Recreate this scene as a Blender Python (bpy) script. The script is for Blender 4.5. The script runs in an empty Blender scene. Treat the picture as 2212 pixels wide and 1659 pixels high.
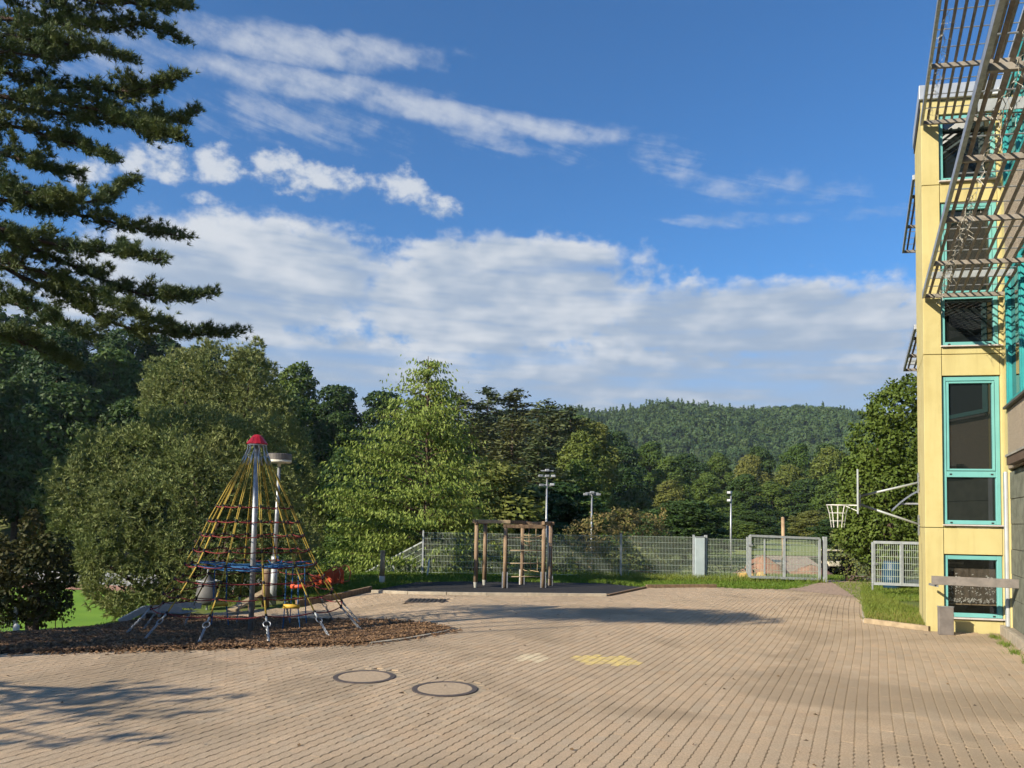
import bpy, bmesh, math, random
import numpy as np
from mathutils import Vector, Matrix
random.seed(7)
RNG = np.random.default_rng(11)
SC = bpy.context.scene
COL = SC.collection

# ------------------------------------------------------------------ camera
EYE = np.array([0.0, 0.0, 1.95])
FPX, PXC, HORIZON = 1600.0, 1106.0, 1120.0        # survey units: photo read at 2212 x 1659
TH, RO = math.radians(2.9), 0.0175
PYC = HORIZON - FPX * math.tan(TH)
R0 = np.array([1, 0, 0.]); U0 = np.array([0, -math.sin(TH), math.cos(TH)])
FW = np.array([0, math.cos(TH), math.sin(TH)])
RT = math.cos(RO) * R0 + math.sin(RO) * U0
UP = -math.sin(RO) * R0 + math.cos(RO) * U0
cam = bpy.data.cameras.new('camera'); camo = bpy.data.objects.new('camera', cam); COL.objects.link(camo)
cam.sensor_width = 36; cam.lens = 36 * FPX / 2212
cam.shift_y = (PYC - 829.5) / 2212
cam.clip_start = 0.1; cam.clip_end = 5000
camo.matrix_world = Matrix(((RT[0], UP[0], -FW[0], EYE[0]), (RT[1], UP[1], -FW[1], EYE[1]), (RT[2], UP[2], -FW[2], EYE[2]), (0, 0, 0, 1)))
SC.camera = camo

def ray(px, py):
    d = FW + RT * (px - PXC) / FPX - UP * (py - PYC) / FPX
    return d / d[1]
def at(px, py, Y):
    return EYE + ray(px, py) * Y

# ------------------------------------------------------------------ light
SUND = np.array([1.5, 1.0, -0.90]); SUND /= np.linalg.norm(SUND)
SUN_EL = math.asin(-SUND[2]); SUN_AZ = math.atan2(-SUND[0], -SUND[1])
sl = bpy.data.lights.new('sun', 'SUN'); so = bpy.data.objects.new('sun', sl); COL.objects.link(so)
sl.energy = 4.9; sl.angle = math.radians(0.53); sl.color = (1.0, 0.885, 0.70)
so.rotation_euler = Vector(SUND).to_track_quat('-Z', 'Y').to_euler(); so.location = (-20, -15, 20)
SC.view_settings.view_transform = 'Standard'; SC.view_settings.look = 'None'
SC.view_settings.exposure = 0.68; SC.view_settings.gamma = 1.0
SC.render.engine = 'CYCLES'
SC.cycles.max_bounces = 4; SC.cycles.diffuse_bounces = 1; SC.cycles.glossy_bounces = 3; SC.cycles.transmission_bounces = 2
SC.cycles.transparent_max_bounces = 8; SC.cycles.use_denoising = True; SC.cycles.use_adaptive_sampling = True; SC.cycles.adaptive_threshold = 0.03
SC.cycles.caustics_reflective = False; SC.cycles.caustics_refractive = False

class E:
    """tiny expression builder over shader math nodes"""
    def __init__(s, nt, sock): s.nt, s.k = nt, sock
    def _op(s, op, *a, clamp=False):
        n = s.nt.nodes.new('ShaderNodeMath'); n.operation = op; n.use_clamp = clamp
        for i, v in enumerate((s,) + a):
            if isinstance(v, E): s.nt.links.new(v.k, n.inputs[i])
            else: n.inputs[i].default_value = v
        return E(s.nt, n.outputs[0])
    def __add__(s, o): return s._op('ADD', o)
    def __sub__(s, o): return s._op('SUBTRACT', o)
    def __mul__(s, o): return s._op('MULTIPLY', o)
    def __truediv__(s, o): return s._op('DIVIDE', o)
    def mx(s, o): return s._op('MAXIMUM', o)
    def mn(s, o): return s._op('MINIMUM', o)
    def pw(s, o): return s._op('POWER', o)
    def ss(s, a, b):
        n = s.nt.nodes.new('ShaderNodeMapRange'); n.interpolation_type = 'SMOOTHSTEP'
        s.nt.links.new(s.k, n.inputs[0]); n.inputs[1].default_value = a; n.inputs[2].default_value = b
        return E(s.nt, n.outputs[0])
def vec(nt, x, y, z):
    n = nt.nodes.new('ShaderNodeCombineXYZ')
    for i, v in enumerate((x, y, z)):
        if isinstance(v, E): nt.links.new(v.k, n.inputs[i])
        else: n.inputs[i].default_value = v
    return n.outputs[0]
def noise(nt, v, scale, detail=6, rough=0.55, dist=0.0):
    n = nt.nodes.new('ShaderNodeTexNoise'); n.inputs['Scale'].default_value = scale
    n.inputs['Detail'].default_value = detail; n.inputs['Roughness'].default_value = rough; n.inputs['Distortion'].default_value = dist
    if v is not None: nt.links.new(v, n.inputs['Vector'])
    return E(nt, n.outputs[0])
def mixc(nt, f, a, b):
    n = nt.nodes.new('ShaderNodeMix'); n.data_type = 'RGBA'
    if isinstance(f, E): nt.links.new(f.k, n.inputs[0])
    else: n.inputs[0].default_value = f
    for i, c in ((6, a), (7, b)):
        if hasattr(c, 'links'): nt.links.new(c, n.inputs[i])
        else: n.inputs[i].default_value = (*c, 1)
    return n.outputs[2]

def build_world():
    w = bpy.data.worlds.new('World'); SC.world = w; w.use_nodes = True
    w.cycles.sampling_method = 'MANUAL'; w.cycles.sample_map_resolution = 512
    nt = w.node_tree; bg = nt.nodes['Background']; bg.inputs[1].default_value = 0.077
    sky = nt.nodes.new('ShaderNodeTexSky'); sky.sky_type = 'NISHITA'; sky.sun_disc = False
    sky.sun_elevation = SUN_EL; sky.sun_rotation = SUN_AZ
    sky.air_density = 1.0; sky.dust_density = 0.25; sky.ozone_density = 3.2; sky.altitude = 300
    tc = nt.nodes.new('ShaderNodeTexCoord'); sp = nt.nodes.new('ShaderNodeSeparateXYZ')
    nt.links.new(tc.outputs['Generated'], sp.inputs[0])
    x, y, z = (E(nt, sp.outputs[i]) for i in range(3))
    az = x._op('ARCTAN2', y); el = z._op('ARCSINE')
    def n2(a, b, detail, rough=0.58, dist=0.0):
        n = nt.nodes.new('ShaderNodeTexNoise'); n.noise_dimensions = '2D'; n.inputs['Scale'].default_value = 1.0; n.inputs['Distortion'].default_value = dist
        n.inputs['Detail'].default_value = detail; n.inputs['Roughness'].default_value = rough; nt.links.new(vec(nt, a, b, 0), n.inputs['Vector']); return E(nt, n.outputs[0]) - 0.5
    def ae(px, py):
        d = ray(px, py); return math.atan2(d[0], d[1]), math.atan2(d[2], math.hypot(d[0], d[1]))
    def ell(x0, y0, x1, y1, wpx):
        a0, e0 = ae(x0, y0); a1, e1 = ae(x1, y1)
        ca, ce = (a0 + a1) / 2, (e0 + e1) / 2; L = math.hypot(a1 - a0, e1 - e0) / 2; Wd = wpx / FPX * 0.9
        ux, uy = (a1 - a0) / (2 * L), (e1 - e0) / (2 * L); da, de = az - ca, el - ce
        p = (da * ux + de * uy) / L; q = (da * (-uy) + de * ux) / Wd
        return (p * p + q * q) * -1.0 + 1.0
    def many(L):
        r = ell(*L[0])
        for a in L[1:]: r = r.mx(ell(*a))
        return r.mx(-2.0)
    NA = n2(az * 24.0, el * 36.0, 5, 0.60); NAb = n2(az * 24.0 - 0.2, el * 36.0 + 0.9, 2, 0.5)
    NB = n2(az * 6.5 + 3.1, el * 17.0, 3, 0.58); s_ = az + el * 0.45; c_ = el + az * 0.16
    NH = n2(az * 4.0 + 9.0, el * 44.0 + az * 2.0, 3, 0.55)
    NS = n2(s_ * 7.0, c_ * 46.0 + s_ * 3.0, 4, 0.62, 0.4)
    st = many([(330, 42, 965, 125, 36), (300, 105, 960, 215, 30), (560, 140, 1400, 298, 30)])
    sw = many([(360, 205, 880, 290, 48), (880, 230, 1240, 325, 44), (1440, 388, 1830, 408, 34), (1340, 300, 1560, 395, 34), (1380, 475, 1980, 452, 16), (-100, 40, 420, 150, 90)])
    pf = many([(230, 350, 440, 358, 38), (400, 345, 540, 358, 36), (540, 350, 700, 400, 46), (620, 375, 800, 418, 40), (800, 398, 950, 418, 38), (880, 430, 1010, 458, 28), (120, 360, 260, 372, 30), (380, 425, 480, 432, 14)])
    bk = many([(120, 600, 880, 590, 150), (700, 640, 1450, 630, 150), (820, 560, 1380, 570, 70), (1180, 690, 2150, 680, 100)])
    dst = (st * 1.0 + NS * 1.2 + NA * 1.8).ss(-0.35, 1.45) * 0.68
    dsw = (sw * 0.60 + NS * 2.6 + NA * 2.2).ss(-0.2, 1.5) * 0.46
    dpf = (pf * 0.85 + NA * 3.6 + NB * 1.0).ss(-0.15, 1.15) * 0.90
    band = (el * -1.0 + 0.285) * 8.0
    bnk = band.mx(bk * 1.0)
    dbk = (bnk * 1.6 + 0.12 + NB * 1.2 + NA * 2.0).ss(-0.15, 0.85) * (NB * 0.7 + NH * 1.0 + 0.88 + bk.ss(0.0, 0.6) * 0.14).mx(0.55).mn(0.97)
    dens = dst.mx(dsw).mx(dpf).mx(dbk)
    edge = (bk + NA * 1.5).ss(0.80, 0.0) * bk.ss(-0.7, 0.1) * el.ss(0.16, 0.24)
    lit = ((NA - NAb) * (edge * 1.0 + dpf * 1.0 + 0.35) + edge * 0.42 + 0.17 + NB * 2.4 + NH * 0.9 + dpf * 0.45 + dst * 0.45 + (el - 0.19) * 2.2).ss(0.0, 1.15)
    col = mixc(nt, lit, (3.1, 3.85, 4.95), (5.7, 6.0, 6.4))
    tint = nt.nodes.new('ShaderNodeMix'); tint.data_type = 'RGBA'; tint.blend_type = 'MULTIPLY'; tint.inputs[0].default_value = 1.0
    nt.links.new(sky.outputs[0], tint.inputs[6]); tint.inputs[7].default_value = (0.52, 1.0, 1.36, 1)
    hz = mixc(nt, el.ss(0.32, 0.0) * 0.55, tint.outputs[2], (2.9, 4.3, 6.4))
    out = mixc(nt, dens, hz, col)
    nt.links.new(out, bg.inputs[0])
build_world()

# ------------------------------------------------------------------ materials
MATS = {}
def mat(name, c1, c2=None, scale=6.0, rough=0.75, bump=0.0, bscale=40.0, spec=0.35, metal=0.0, detail=5, coord='pos', attr=None, stretch=None, contrast=(0.35, 0.65)):
    if name in MATS: return MATS[name]
    m = bpy.data.materials.new(name); m.use_nodes = True; nt = m.node_tree; b = nt.nodes['Principled BSDF']
    b.inputs['Roughness'].default_value = rough; b.inputs['Specular IOR Level'].default_value = spec; b.inputs['Metallic'].default_value = metal
    g = nt.nodes.new('ShaderNodeNewGeometry'); v = g.outputs['Position']
    if coord == 'obj':
        t = nt.nodes.new('ShaderNodeTexCoord'); v = t.outputs['Object']
    if stretch:
        mp = nt.nodes.new('ShaderNodeMapping'); nt.links.new(v, mp.inputs[0]); mp.inputs['Scale'].default_value = stretch; v = mp.outputs[0]
    if c2 is None: b.inputs['Base Color'].default_value = (*c1, 1)
    else:
        col = mixc(nt, noise(nt, v, scale, detail, 0.6).ss(*contrast), c1, c2)
        if attr:
            a = nt.nodes.new('ShaderNodeAttribute'); a.attribute_name = attr
            mm = nt.nodes.new('ShaderNodeMix'); mm.data_type = 'RGBA'; mm.blend_type = 'MULTIPLY'; mm.inputs[0].default_value = 1
            nt.links.new(col, mm.inputs[6]); nt.links.new(a.outputs['Color'], mm.inputs[7]); col = mm.outputs[2]
        nt.links.new(col, b.inputs['Base Color'])
    if bump:
        bp = nt.nodes.new('ShaderNodeBump'); bp.inputs['Strength'].default_value = bump; bp.inputs['Distance'].default_value = 0.02
        nt.links.new(noise(nt, v, bscale, 6, 0.65).k, bp.inputs['Height']); nt.links.new(bp.outputs[0], b.inputs['Normal'])
    MATS[name] = m; return m

def leafmat(name, c1, c2, trans=0.25, scale=0.9, rnd=0.25, rough=0.6):
    m = bpy.data.materials.new(name); m.use_nodes = True; nt = m.node_tree
    b = nt.nodes['Principled BSDF']; out = nt.nodes['Material Output']
    g = nt.nodes.new('ShaderNodeNewGeometry'); oi = nt.nodes.new('ShaderNodeObjectInfo')
    n = noise(nt, g.outputs['Position'], scale, 3, 0.6); n2 = noise(nt, g.outputs['Position'], 9.0, 2, 0.6)
    f = ((n - 0.5) * 1.1 + (n2 - 0.5) * 1.3 + 0.5 + (E(nt, oi.outputs['Random']) - 0.5) * rnd * 2).ss(0.1, 0.9)
    col = mixc(nt, f, c1, c2)
    nt.links.new(col, b.inputs['Base Color']); b.inputs['Roughness'].default_value = rough; b.inputs['Specular IOR Level'].default_value = 0.25
    t = nt.nodes.new('ShaderNodeBsdfTranslucent'); nt.links.new(col, t.inputs[0])
    mx = nt.nodes.new('ShaderNodeMixShader'); mx.inputs[0].default_value = trans
    nt.links.new(b.outputs[0], mx.inputs[1]); nt.links.new(t.outputs[0], mx.inputs[2]); nt.links.new(mx.outputs[0], out.inputs[0])
    MATS[name] = m; return m

def glassmat(name, tint=(0.012, 0.016, 0.016), see=0.0):
    m = bpy.data.materials.new(name); m.use_nodes = True; nt = m.node_tree; b = nt.nodes['Principled BSDF']
    b.inputs['Base Color'].default_value = (*tint, 1); b.inputs['Roughness'].default_value = 0.015; b.inputs['IOR'].default_value = 1.85
    b.inputs['Specular IOR Level'].default_value = 0.5
    if see:
        out = nt.nodes['Material Output']; tr = nt.nodes.new('ShaderNodeBsdfTransparent'); gl = nt.nodes.new('ShaderNodeBsdfGlossy'); gl.inputs['Roughness'].default_value = 0.01
        lw = nt.nodes.new('ShaderNodeLayerWeight'); lw.inputs[0].default_value = 0.5; mx = nt.nodes.new('ShaderNodeMixShader')
        nt.links.new((E(nt, lw.outputs['Facing']).pw(4.0) * 0.6 + 0.05).k, mx.inputs[0]); nt.links.new(tr.outputs[0], mx.inputs[1]); nt.links.new(gl.outputs[0], mx.inputs[2]); nt.links.new(mx.outputs[0], out.inputs[0])
        tr.inputs[0].default_value = (see, see, see, 1)
    MATS[name] = m; return m

M_YEL = mat('yellow_render', (0.60, 0.525, 0.245), (0.57, 0.49, 0.22), 2.2, 0.85, 0.25, 55)
def streaky(m, dark, amt):
    nt = m.node_tree; b = nt.nodes['Principled BSDF']; src = b.inputs['Base Color'].links[0].from_socket
    g = nt.nodes.new('ShaderNodeNewGeometry'); mp = nt.nodes.new('ShaderNodeMapping'); nt.links.new(g.outputs['Position'], mp.inputs[0]); mp.inputs['Scale'].default_value = (9, 9, 0.55)
    st = noise(nt, mp.outputs[0], 1.0, 4, 0.6).ss(0.48, 0.72); bl = noise(nt, g.outputs['Position'], 1.1, 4, 0.6).ss(0.45, 0.75)
    nt.links.new(mixc(nt, (st * 0.7 + bl * 0.5) * amt, src, dark), b.inputs['Base Color'])
streaky(M_YEL, (0.36, 0.29, 0.12), 0.32)
M_TUR = mat('turquoise_paint', (0.18, 0.48, 0.47), (0.16, 0.44, 0.435), 3, 0.45)
M_TURD = mat('teal_paint', (0.03, 0.33, 0.34), (0.025, 0.28, 0.30), 3, 0.5)
M_PEB = mat('pebbledash', (0.50, 0.42, 0.32), (0.24, 0.20, 0.16), 60, 0.95, 1.0, 70)
M_CON = mat('concrete', (0.34, 0.33, 0.29), (0.23, 0.225, 0.20), 3.5, 0.9, 0.3, 60)
M_COND = mat('weathered_concrete', (0.19, 0.20, 0.16), (0.12, 0.13, 0.10), 5, 0.9, 0.5, 50)
M_KERB = mat('kerb_concrete', (0.46, 0.40, 0.31), (0.33, 0.29, 0.23), 5, 0.9, 0.4, 60)
M_STEEL = mat('galvanised_steel', (0.42, 0.44, 0.46), (0.30, 0.32, 0.34), 14, 0.45, 0, metal=0.55)
M_STEELW = mat('pale_grey_metal', (0.42, 0.455, 0.47), (0.34, 0.375, 0.39), 8, 0.5, 0, metal=0.2)
M_SLAT = mat('bronze_slat', (0.34, 0.31, 0.27), (0.23, 0.205, 0.175), 9, 0.6)
M_DARK = mat('dark_metal', (0.03, 0.03, 0.03), (0.045, 0.04, 0.04), 8, 0.5)
M_WOOD = mat('weathered_wood', (0.26, 0.18, 0.11), (0.15, 0.10, 0.065), 7, 0.85, 0.4, 30, stretch=(3, 3, 0.6))
M_WOODL = mat('pale_timber', (0.42, 0.33, 0.21), (0.30, 0.23, 0.145), 7, 0.85, 0.3, 30)
M_BARK = mat('bark', (0.13, 0.09, 0.065), (0.07, 0.05, 0.04), 9, 0.95, 0.6, 25)
M_PBARK = mat('pine_bark', (0.075, 0.045, 0.035), (0.04, 0.026, 0.022), 7, 0.95, 0.6, 25)
M_GLASS = glassmat('window_glass'); M_GLSEE = glassmat('clear_glass', see=0.86)
M_RED = mat('red_paint', (0.48, 0.02, 0.035), (0.42, 0.015, 0.03), 5, 0.4)
M_ORED = mat('orange_red_plastic', (0.72, 0.12, 0.05), (0.65, 0.10, 0.04), 6, 0.45)
M_YROPE = mat('yellow_rope', (0.42, 0.30, 0.05), (0.31, 0.22, 0.035), 60, 0.8)
M_RROPE = mat('red_rope', (0.22, 0.03, 0.03), (0.13, 0.02, 0.02), 60, 0.8)
M_BROPE = mat('blue_rope', (0.025, 0.12, 0.30), (0.02, 0.09, 0.22), 40, 0.8)
M_BLACK = mat('black_rubber', (0.018, 0.018, 0.018), (0.03, 0.03, 0.03), 30, 0.8)
M_WHITE = mat('white_paint', (0.75, 0.74, 0.70), (0.66, 0.65, 0.60), 8, 0.5)
M_NETROPE = mat('hemp_rope', (0.42, 0.31, 0.18), (0.32, 0.23, 0.13), 50, 0.9)
M_FLASH = mat('zinc_flashing', (0.50, 0.53, 0.56), (0.44, 0.47, 0.50), 4, 0.4, metal=0.3)
M_FENCE = mat('fence_wire', (0.52, 0.60, 0.50), (0.44, 0.52, 0.43), 8, 0.5, metal=0.2)

# ------------------------------------------------------------------ mesh tools
def mesh_np(name, V, Fs, m, smooth=False):
    """V (N,3); Fs list of (M,k) int arrays"""
    me = bpy.data.meshes.new(name); V = np.asarray(V, np.float32)
    me.vertices.add(len(V)); me.vertices.foreach_set('co', V.ravel())
    Fs = [np.asarray(f, np.int32) for f in Fs if len(f)]
    idx = np.concatenate([f.ravel() for f in Fs]); tot = np.concatenate([np.full(len(f), f.shape[1], np.int32) for f in Fs])
    st = np.concatenate([[0], np.cumsum(tot)[:-1]]).astype(np.int32)
    me.loops.add(len(idx)); me.loops.foreach_set('vertex_index', idx)
    me.polygons.add(len(tot)); me.polygons.foreach_set('loop_start', st); me.polygons.foreach_set('loop_total', tot)
    me.polygons.foreach_set('use_smooth', np.full(len(tot), bool(smooth)))
    for mm in (m if isinstance(m, (list, tuple)) else [m]): me.materials.append(mm)
    me.update(calc_edges=True); return me
def link(name, me, parent=None, loc=None):
    o = bpy.data.objects.new(name, me); COL.objects.link(o)
    if parent is not None: o.parent = parent
    if loc is not None: o.location = loc
    return o
def tag(o, label=None, cat=None, group=None, kind=None):
    if label: o['label'] = label
    if cat: o['category'] = cat
    if group: o['group'] = group
    if kind: o['kind'] = kind
    return o
def thing(name, label, cat, loc=(0, 0, 0), group=None):
    o = bpy.data.objects.new(name, None); COL.objects.link(o); o.location = [float(v) for v in loc]; o.empty_display_size = 0.2
    return tag(o, label, cat, group)
def base_of(p):
    b = np.zeros(3)
    while p is not None: b = b + np.array(p.location); p = p.parent
    return b
class MB:
    def __init__(s): s.v = []; s.f = []; s.n = 0
    def add(s, V, F):
        V = np.asarray(V, float); s.v.append(V); s.f += [[int(i) + s.n for i in f] for f in F]; s.n += len(V); return s
    def obox(s, c, ax, ay, az, hx, hy, hz):
        c = np.asarray(c, float); ax, ay, az = (np.asarray(a, float) for a in (ax, ay, az))
        V = [c + ax * hx * i + ay * hy * j + az * hz * k for i in (-1, 1) for j in (-1, 1) for k in (-1, 1)]
        return s.add(V, [(0, 1, 3, 2), (4, 6, 7, 5), (0, 4, 5, 1), (2, 3, 7, 6), (0, 2, 6, 4), (1, 5, 7, 3)])
    def box(s, x0, x1, y0, y1, z0, z1):
        return s.obox(((x0 + x1) / 2, (y0 + y1) / 2, (z0 + z1) / 2), (1, 0, 0), (0, 1, 0), (0, 0, 1), (x1 - x0) / 2, (y1 - y0) / 2, (z1 - z0) / 2)
    def bar(s, p, q, w, h=None, up=(0, 0, 1)):
        p, q = np.asarray(p, float), np.asarray(q, float); d = q - p; L = np.linalg.norm(d); d /= L
        u = np.asarray(up, float); sd = np.cross(d, u)
        if np.linalg.norm(sd) < 1e-4: sd = np.cross(d, (0, 1, 0))
        sd /= np.linalg.norm(sd); u = np.cross(sd, d)
        return s.obox((p + q) / 2, d, sd, u, L / 2, w / 2, (h or w) / 2)
    def tube(s, path, r, n=8, cap=True):
        P = np.asarray(path, float); m = len(P); r = np.broadcast_to(np.asarray(r, float), (m,))
        T = np.gradient(P, axis=0); T /= np.linalg.norm(T, axis=1)[:, None] + 1e-9
        ref = np.array([0, 0, 1.]) if abs(T[0][2]) < 0.9 else np.array([1., 0, 0])
        V = []
        for i in range(m):
            a = np.cross(T[i], ref); a /= np.linalg.norm(a) + 1e-9; b = np.cross(T[i], a); ref = np.cross(a, T[i])
            for k in range(n):
                t = 2 * math.pi * k / n; V.append(P[i] + r[i] * (math.cos(t) * a + math.sin(t) * b))
        F = [(i * n + k, i * n + (k + 1) % n, (i + 1) * n + (k + 1) % n, (i + 1) * n + k) for i in range(m - 1) for k in range(n)]
        if cap: F += [tuple(range(n))[::-1], tuple(range((m - 1) * n, m * n))]
        return s.add(V, F)
    def lathe(s, c, prof, n=20):
        c = np.asarray(c, float); V = []
        for r, z in prof:
            for k in range(n):
                t = 2 * math.pi * k / n; V.append(c + (r * math.cos(t), r * math.sin(t), z))
        F = [(i * n + k, i * n + (k + 1) % n, (i + 1) * n + (k + 1) % n, (i + 1) * n + k) for i in range(len(prof) - 1) for k in range(n)]
        F += [tuple(range(n))[::-1], tuple(range((len(prof) - 1) * n, len(prof) * n))]
        return s.add(V, F)
    def prism(s, poly, z0, z1):
        n = len(poly); V = [(x, y, z0) for x, y in poly] + [(x, y, z1) for x, y in poly]
        return s.add(V, [tuple(range(n))[::-1], tuple(range(n, 2 * n))] + [(i, (i + 1) % n, n + (i + 1) % n, n + i) for i in range(n)])
    def build(s, name, m, parent=None, smooth=False, bevel=0.0):
        me = bpy.data.meshes.new(name); b = base_of(parent)
        V = np.concatenate(s.v) - b
        me.from_pydata(V.tolist(), [], s.f); me.materials.append(m)
        if smooth: me.polygons.foreach_set('use_smooth', np.ones(len(me.polygons), bool))
        me.update(); o = link(name, me, parent)
        if bevel:
            bm = o.modifiers.new('bevel', 'BEVEL'); bm.width = bevel; bm.segments = 2; bm.limit_method = 'ANGLE'
        return o

def inpoly(px, py, poly):
    px, py = np.asarray(px, float), np.asarray(py, float); r = np.zeros(px.shape, bool); n = len(poly)
    for i in range(n):
        x0, y0 = poly[i]; x1, y1 = poly[(i + 1) % n]
        c = ((y0 > py) != (y1 > py)) & (px < (x1 - x0) * (py - y0) / ((y1 - y0) if y1 != y0 else 1e-9) + x0)
        r ^= c
    return r
def segdist(px, py, pl):
    d = np.full(np.shape(px), 1e9)
    for (x0, y0), (x1, y1) in zip(pl[:-1], pl[1:]):
        dx, dy = x1 - x0, y1 - y0; t = np.clip(((px - x0) * dx + (py - y0) * dy) / (dx * dx + dy * dy), 0, 1)
        d = np.minimum(d, np.hypot(px - x0 - t * dx, py - y0 - t * dy))
    return d
def S(t):
    t = np.clip(t, 0, 1); return t * t * (3 - 2 * t)

# ------------------------------------------------------------------ terrain
CREST = [(-9.6, -60), (-9.2, 8), (-8.35, 11.4), (-7.95, 12.7), (-7.75, 14.5), (-7.3, 17.2), (-5.6, 20.5), (-4.2, 26.3), (6, 27.2), (90, 27.2)]
PLATEAU = CREST + [(90, -60)]
def zg(x, y):
    x = np.asarray(x, float); y = np.asarray(y, float)
    z = -0.24 * S((y - 10.8) / 4.0) * S((-1.2 - x) / 4.0) * S((20.5 - y) / 4.0)
    d = np.where(inpoly(x, y, PLATEAU), 0, segdist(x, y, CREST))
    amp = 3.3 - 2.5 * S((x - 2) / 9.0)
    z = z - amp * S(d / (5.5 + 4.5 * S((y - 17) / 6.0)))
    z = z + 13 * S((y - 48) / 60) * S((18 - x) / 45) + 22 * S((y - 125) / 160) * S((x + 20) / 60)
    return z
def gp(px, py):
    z = 0.0; d = ray(px, py)
    for _ in range(25):
        Y = (z - EYE[2]) / d[2]; z = 0.5 * z + 0.5 * float(zg(d[0] * Y, Y))
    Y = (z - EYE[2]) / d[2]
    return np.array([d[0] * Y, Y, float(zg(d[0] * Y, Y))])
def gxy(pts): return [tuple(gp(*p)[:2]) for p in pts]

M_GRASSG = mat('meadow_soil', (0.095, 0.145, 0.025), (0.15, 0.15, 0.05), 1.4, 0.95, 0.6, 18)
def terrain():
    a = np.linspace(-1, 1, 190); xs = np.sinh(a * 5.2) / np.sinh(5.2) * 900
    b = np.linspace(0, 1, 210); ys = -30 + np.sinh(b * 4.2) / np.sinh(4.2) * 930
    X, Y = np.meshgrid(xs, ys); Z = zg(X, Y) - 0.03
    V = np.stack([X, Y, Z], -1).reshape(-1, 3); nx = len(xs)
    i = np.arange(len(ys) - 1)[:, None] * nx + np.arange(nx - 1)[None]
    F = np.stack([i, i + 1, i + nx + 1, i + nx], -1).reshape(-1, 4)
    tag(link('ground', mesh_np('ground', V, [F], M_GRASSG, True)), kind='structure')
terrain()

def sheet(name, poly, m, dz, step=0.6, parent=None, kind='structure', bump=0.0):
    """polygon draped over the terrain"""
    bm = bmesh.new(); f = bm.faces.new([bm.verts.new((x, y, 0)) for x, y in poly])
    bmesh.ops.triangulate(bm, faces=[f])
    xs = [p[0] for p in poly]; ys = [p[1] for p in poly]
    for axis, lo, hi in ((0, min(xs), max(xs)), (1, min(ys), max(ys))):
        c = lo + step
        while c < hi:
            no = (1, 0, 0) if axis == 0 else (0, 1, 0); co = (c, 0, 0) if axis == 0 else (0, c, 0)
            bmesh.ops.bisect_plane(bm, geom=bm.verts[:] + bm.edges[:] + bm.faces[:], plane_co=co, plane_no=no)
            c += step
    bmesh.ops.recalc_face_normals(bm, faces=bm.faces)
    me = bpy.data.meshes.new(name); bm.to_mesh(me); bm.free()
    co = np.empty(len(me.vertices) * 3, np.float32); me.vertices.foreach_get('co', co); co = co.reshape(-1, 3)
    co[:, 2] = zg(co[:, 0], co[:, 1]) + dz
    if bump:
        co[:, 2] += bump * (np.sin(co[:, 0] * 2.3 + co[:, 1] * 1.1) + np.sin(co[:, 1] * 3.1 - co[:, 0] * 0.8) + RNG.normal(0, 0.35, len(co)))
    me.vertices.foreach_set('co', co.ravel()); 
    me.materials.append(m); me.update()
    if me.polygons[0].normal.z < 0: me.flip_normals()
    o = link(name, me, parent); return tag(o, kind=kind)
# ------------------------------------------------------------------ courtyard
AX = math.radians(25.4)
U = np.array([math.sin(AX), math.cos(AX), 0.]); W = np.array([math.cos(AX), -math.sin(AX), 0.])   # building axis, and its right-hand normal
YARD_BACK = gxy([(560, 1316), (650, 1312), (745, 1292), (803, 1279), (1000, 1284), (1310, 1287), (1392, 1270), (1545, 1269), (1640, 1273), (1725, 1272), (1860, 1289)])
BED = gxy([(1868, 1345), (1862, 1268)]) + [(9.35, 18.6), (9.0, 15.6)] + gxy([(2004, 1353)])
BED = gxy([(1868, 1345), (1860, 1290), (1866, 1266)]) + [(9.6, 19.2), (9.2, 16.6), (7.85, 13.9)]
YARD = [(-11.5, 2.0), (-11.5, 10.5), (-8.3, 11.6), (-6.6, 16.4)] + YARD_BACK + BED[:1] + [(7.85, 13.88), (9.2, 13.6), (4.6, 2.0)]
MULCH = gxy([(-260, 1414), (0, 1411), (200, 1408), (400, 1403), (541, 1399), (700, 1395), (800, 1390), (880, 1380), (940, 1369), (980, 1361), (945, 1352), (880, 1345), (760, 1340), (600, 1338), (470, 1334), (360, 1326)]) + [(-7.15, 16.3), (-7.6, 14.4), (-7.85, 12.7), (-8.3, 11.6), (-10.2, 11.0)]
MAT = gxy([(803, 1278), (900, 1282), (1000, 1284), (1310, 1286.5), (1392, 1270), (1300, 1261), (1000, 1257), (900, 1259)])

M_JOINT = mat('joint_soil', (0.11, 0.085, 0.055), (0.06, 0.055, 0.03), 3, 0.95)
yard = sheet('paving', YARD, M_JOINT, -0.016, 0.8)

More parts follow.
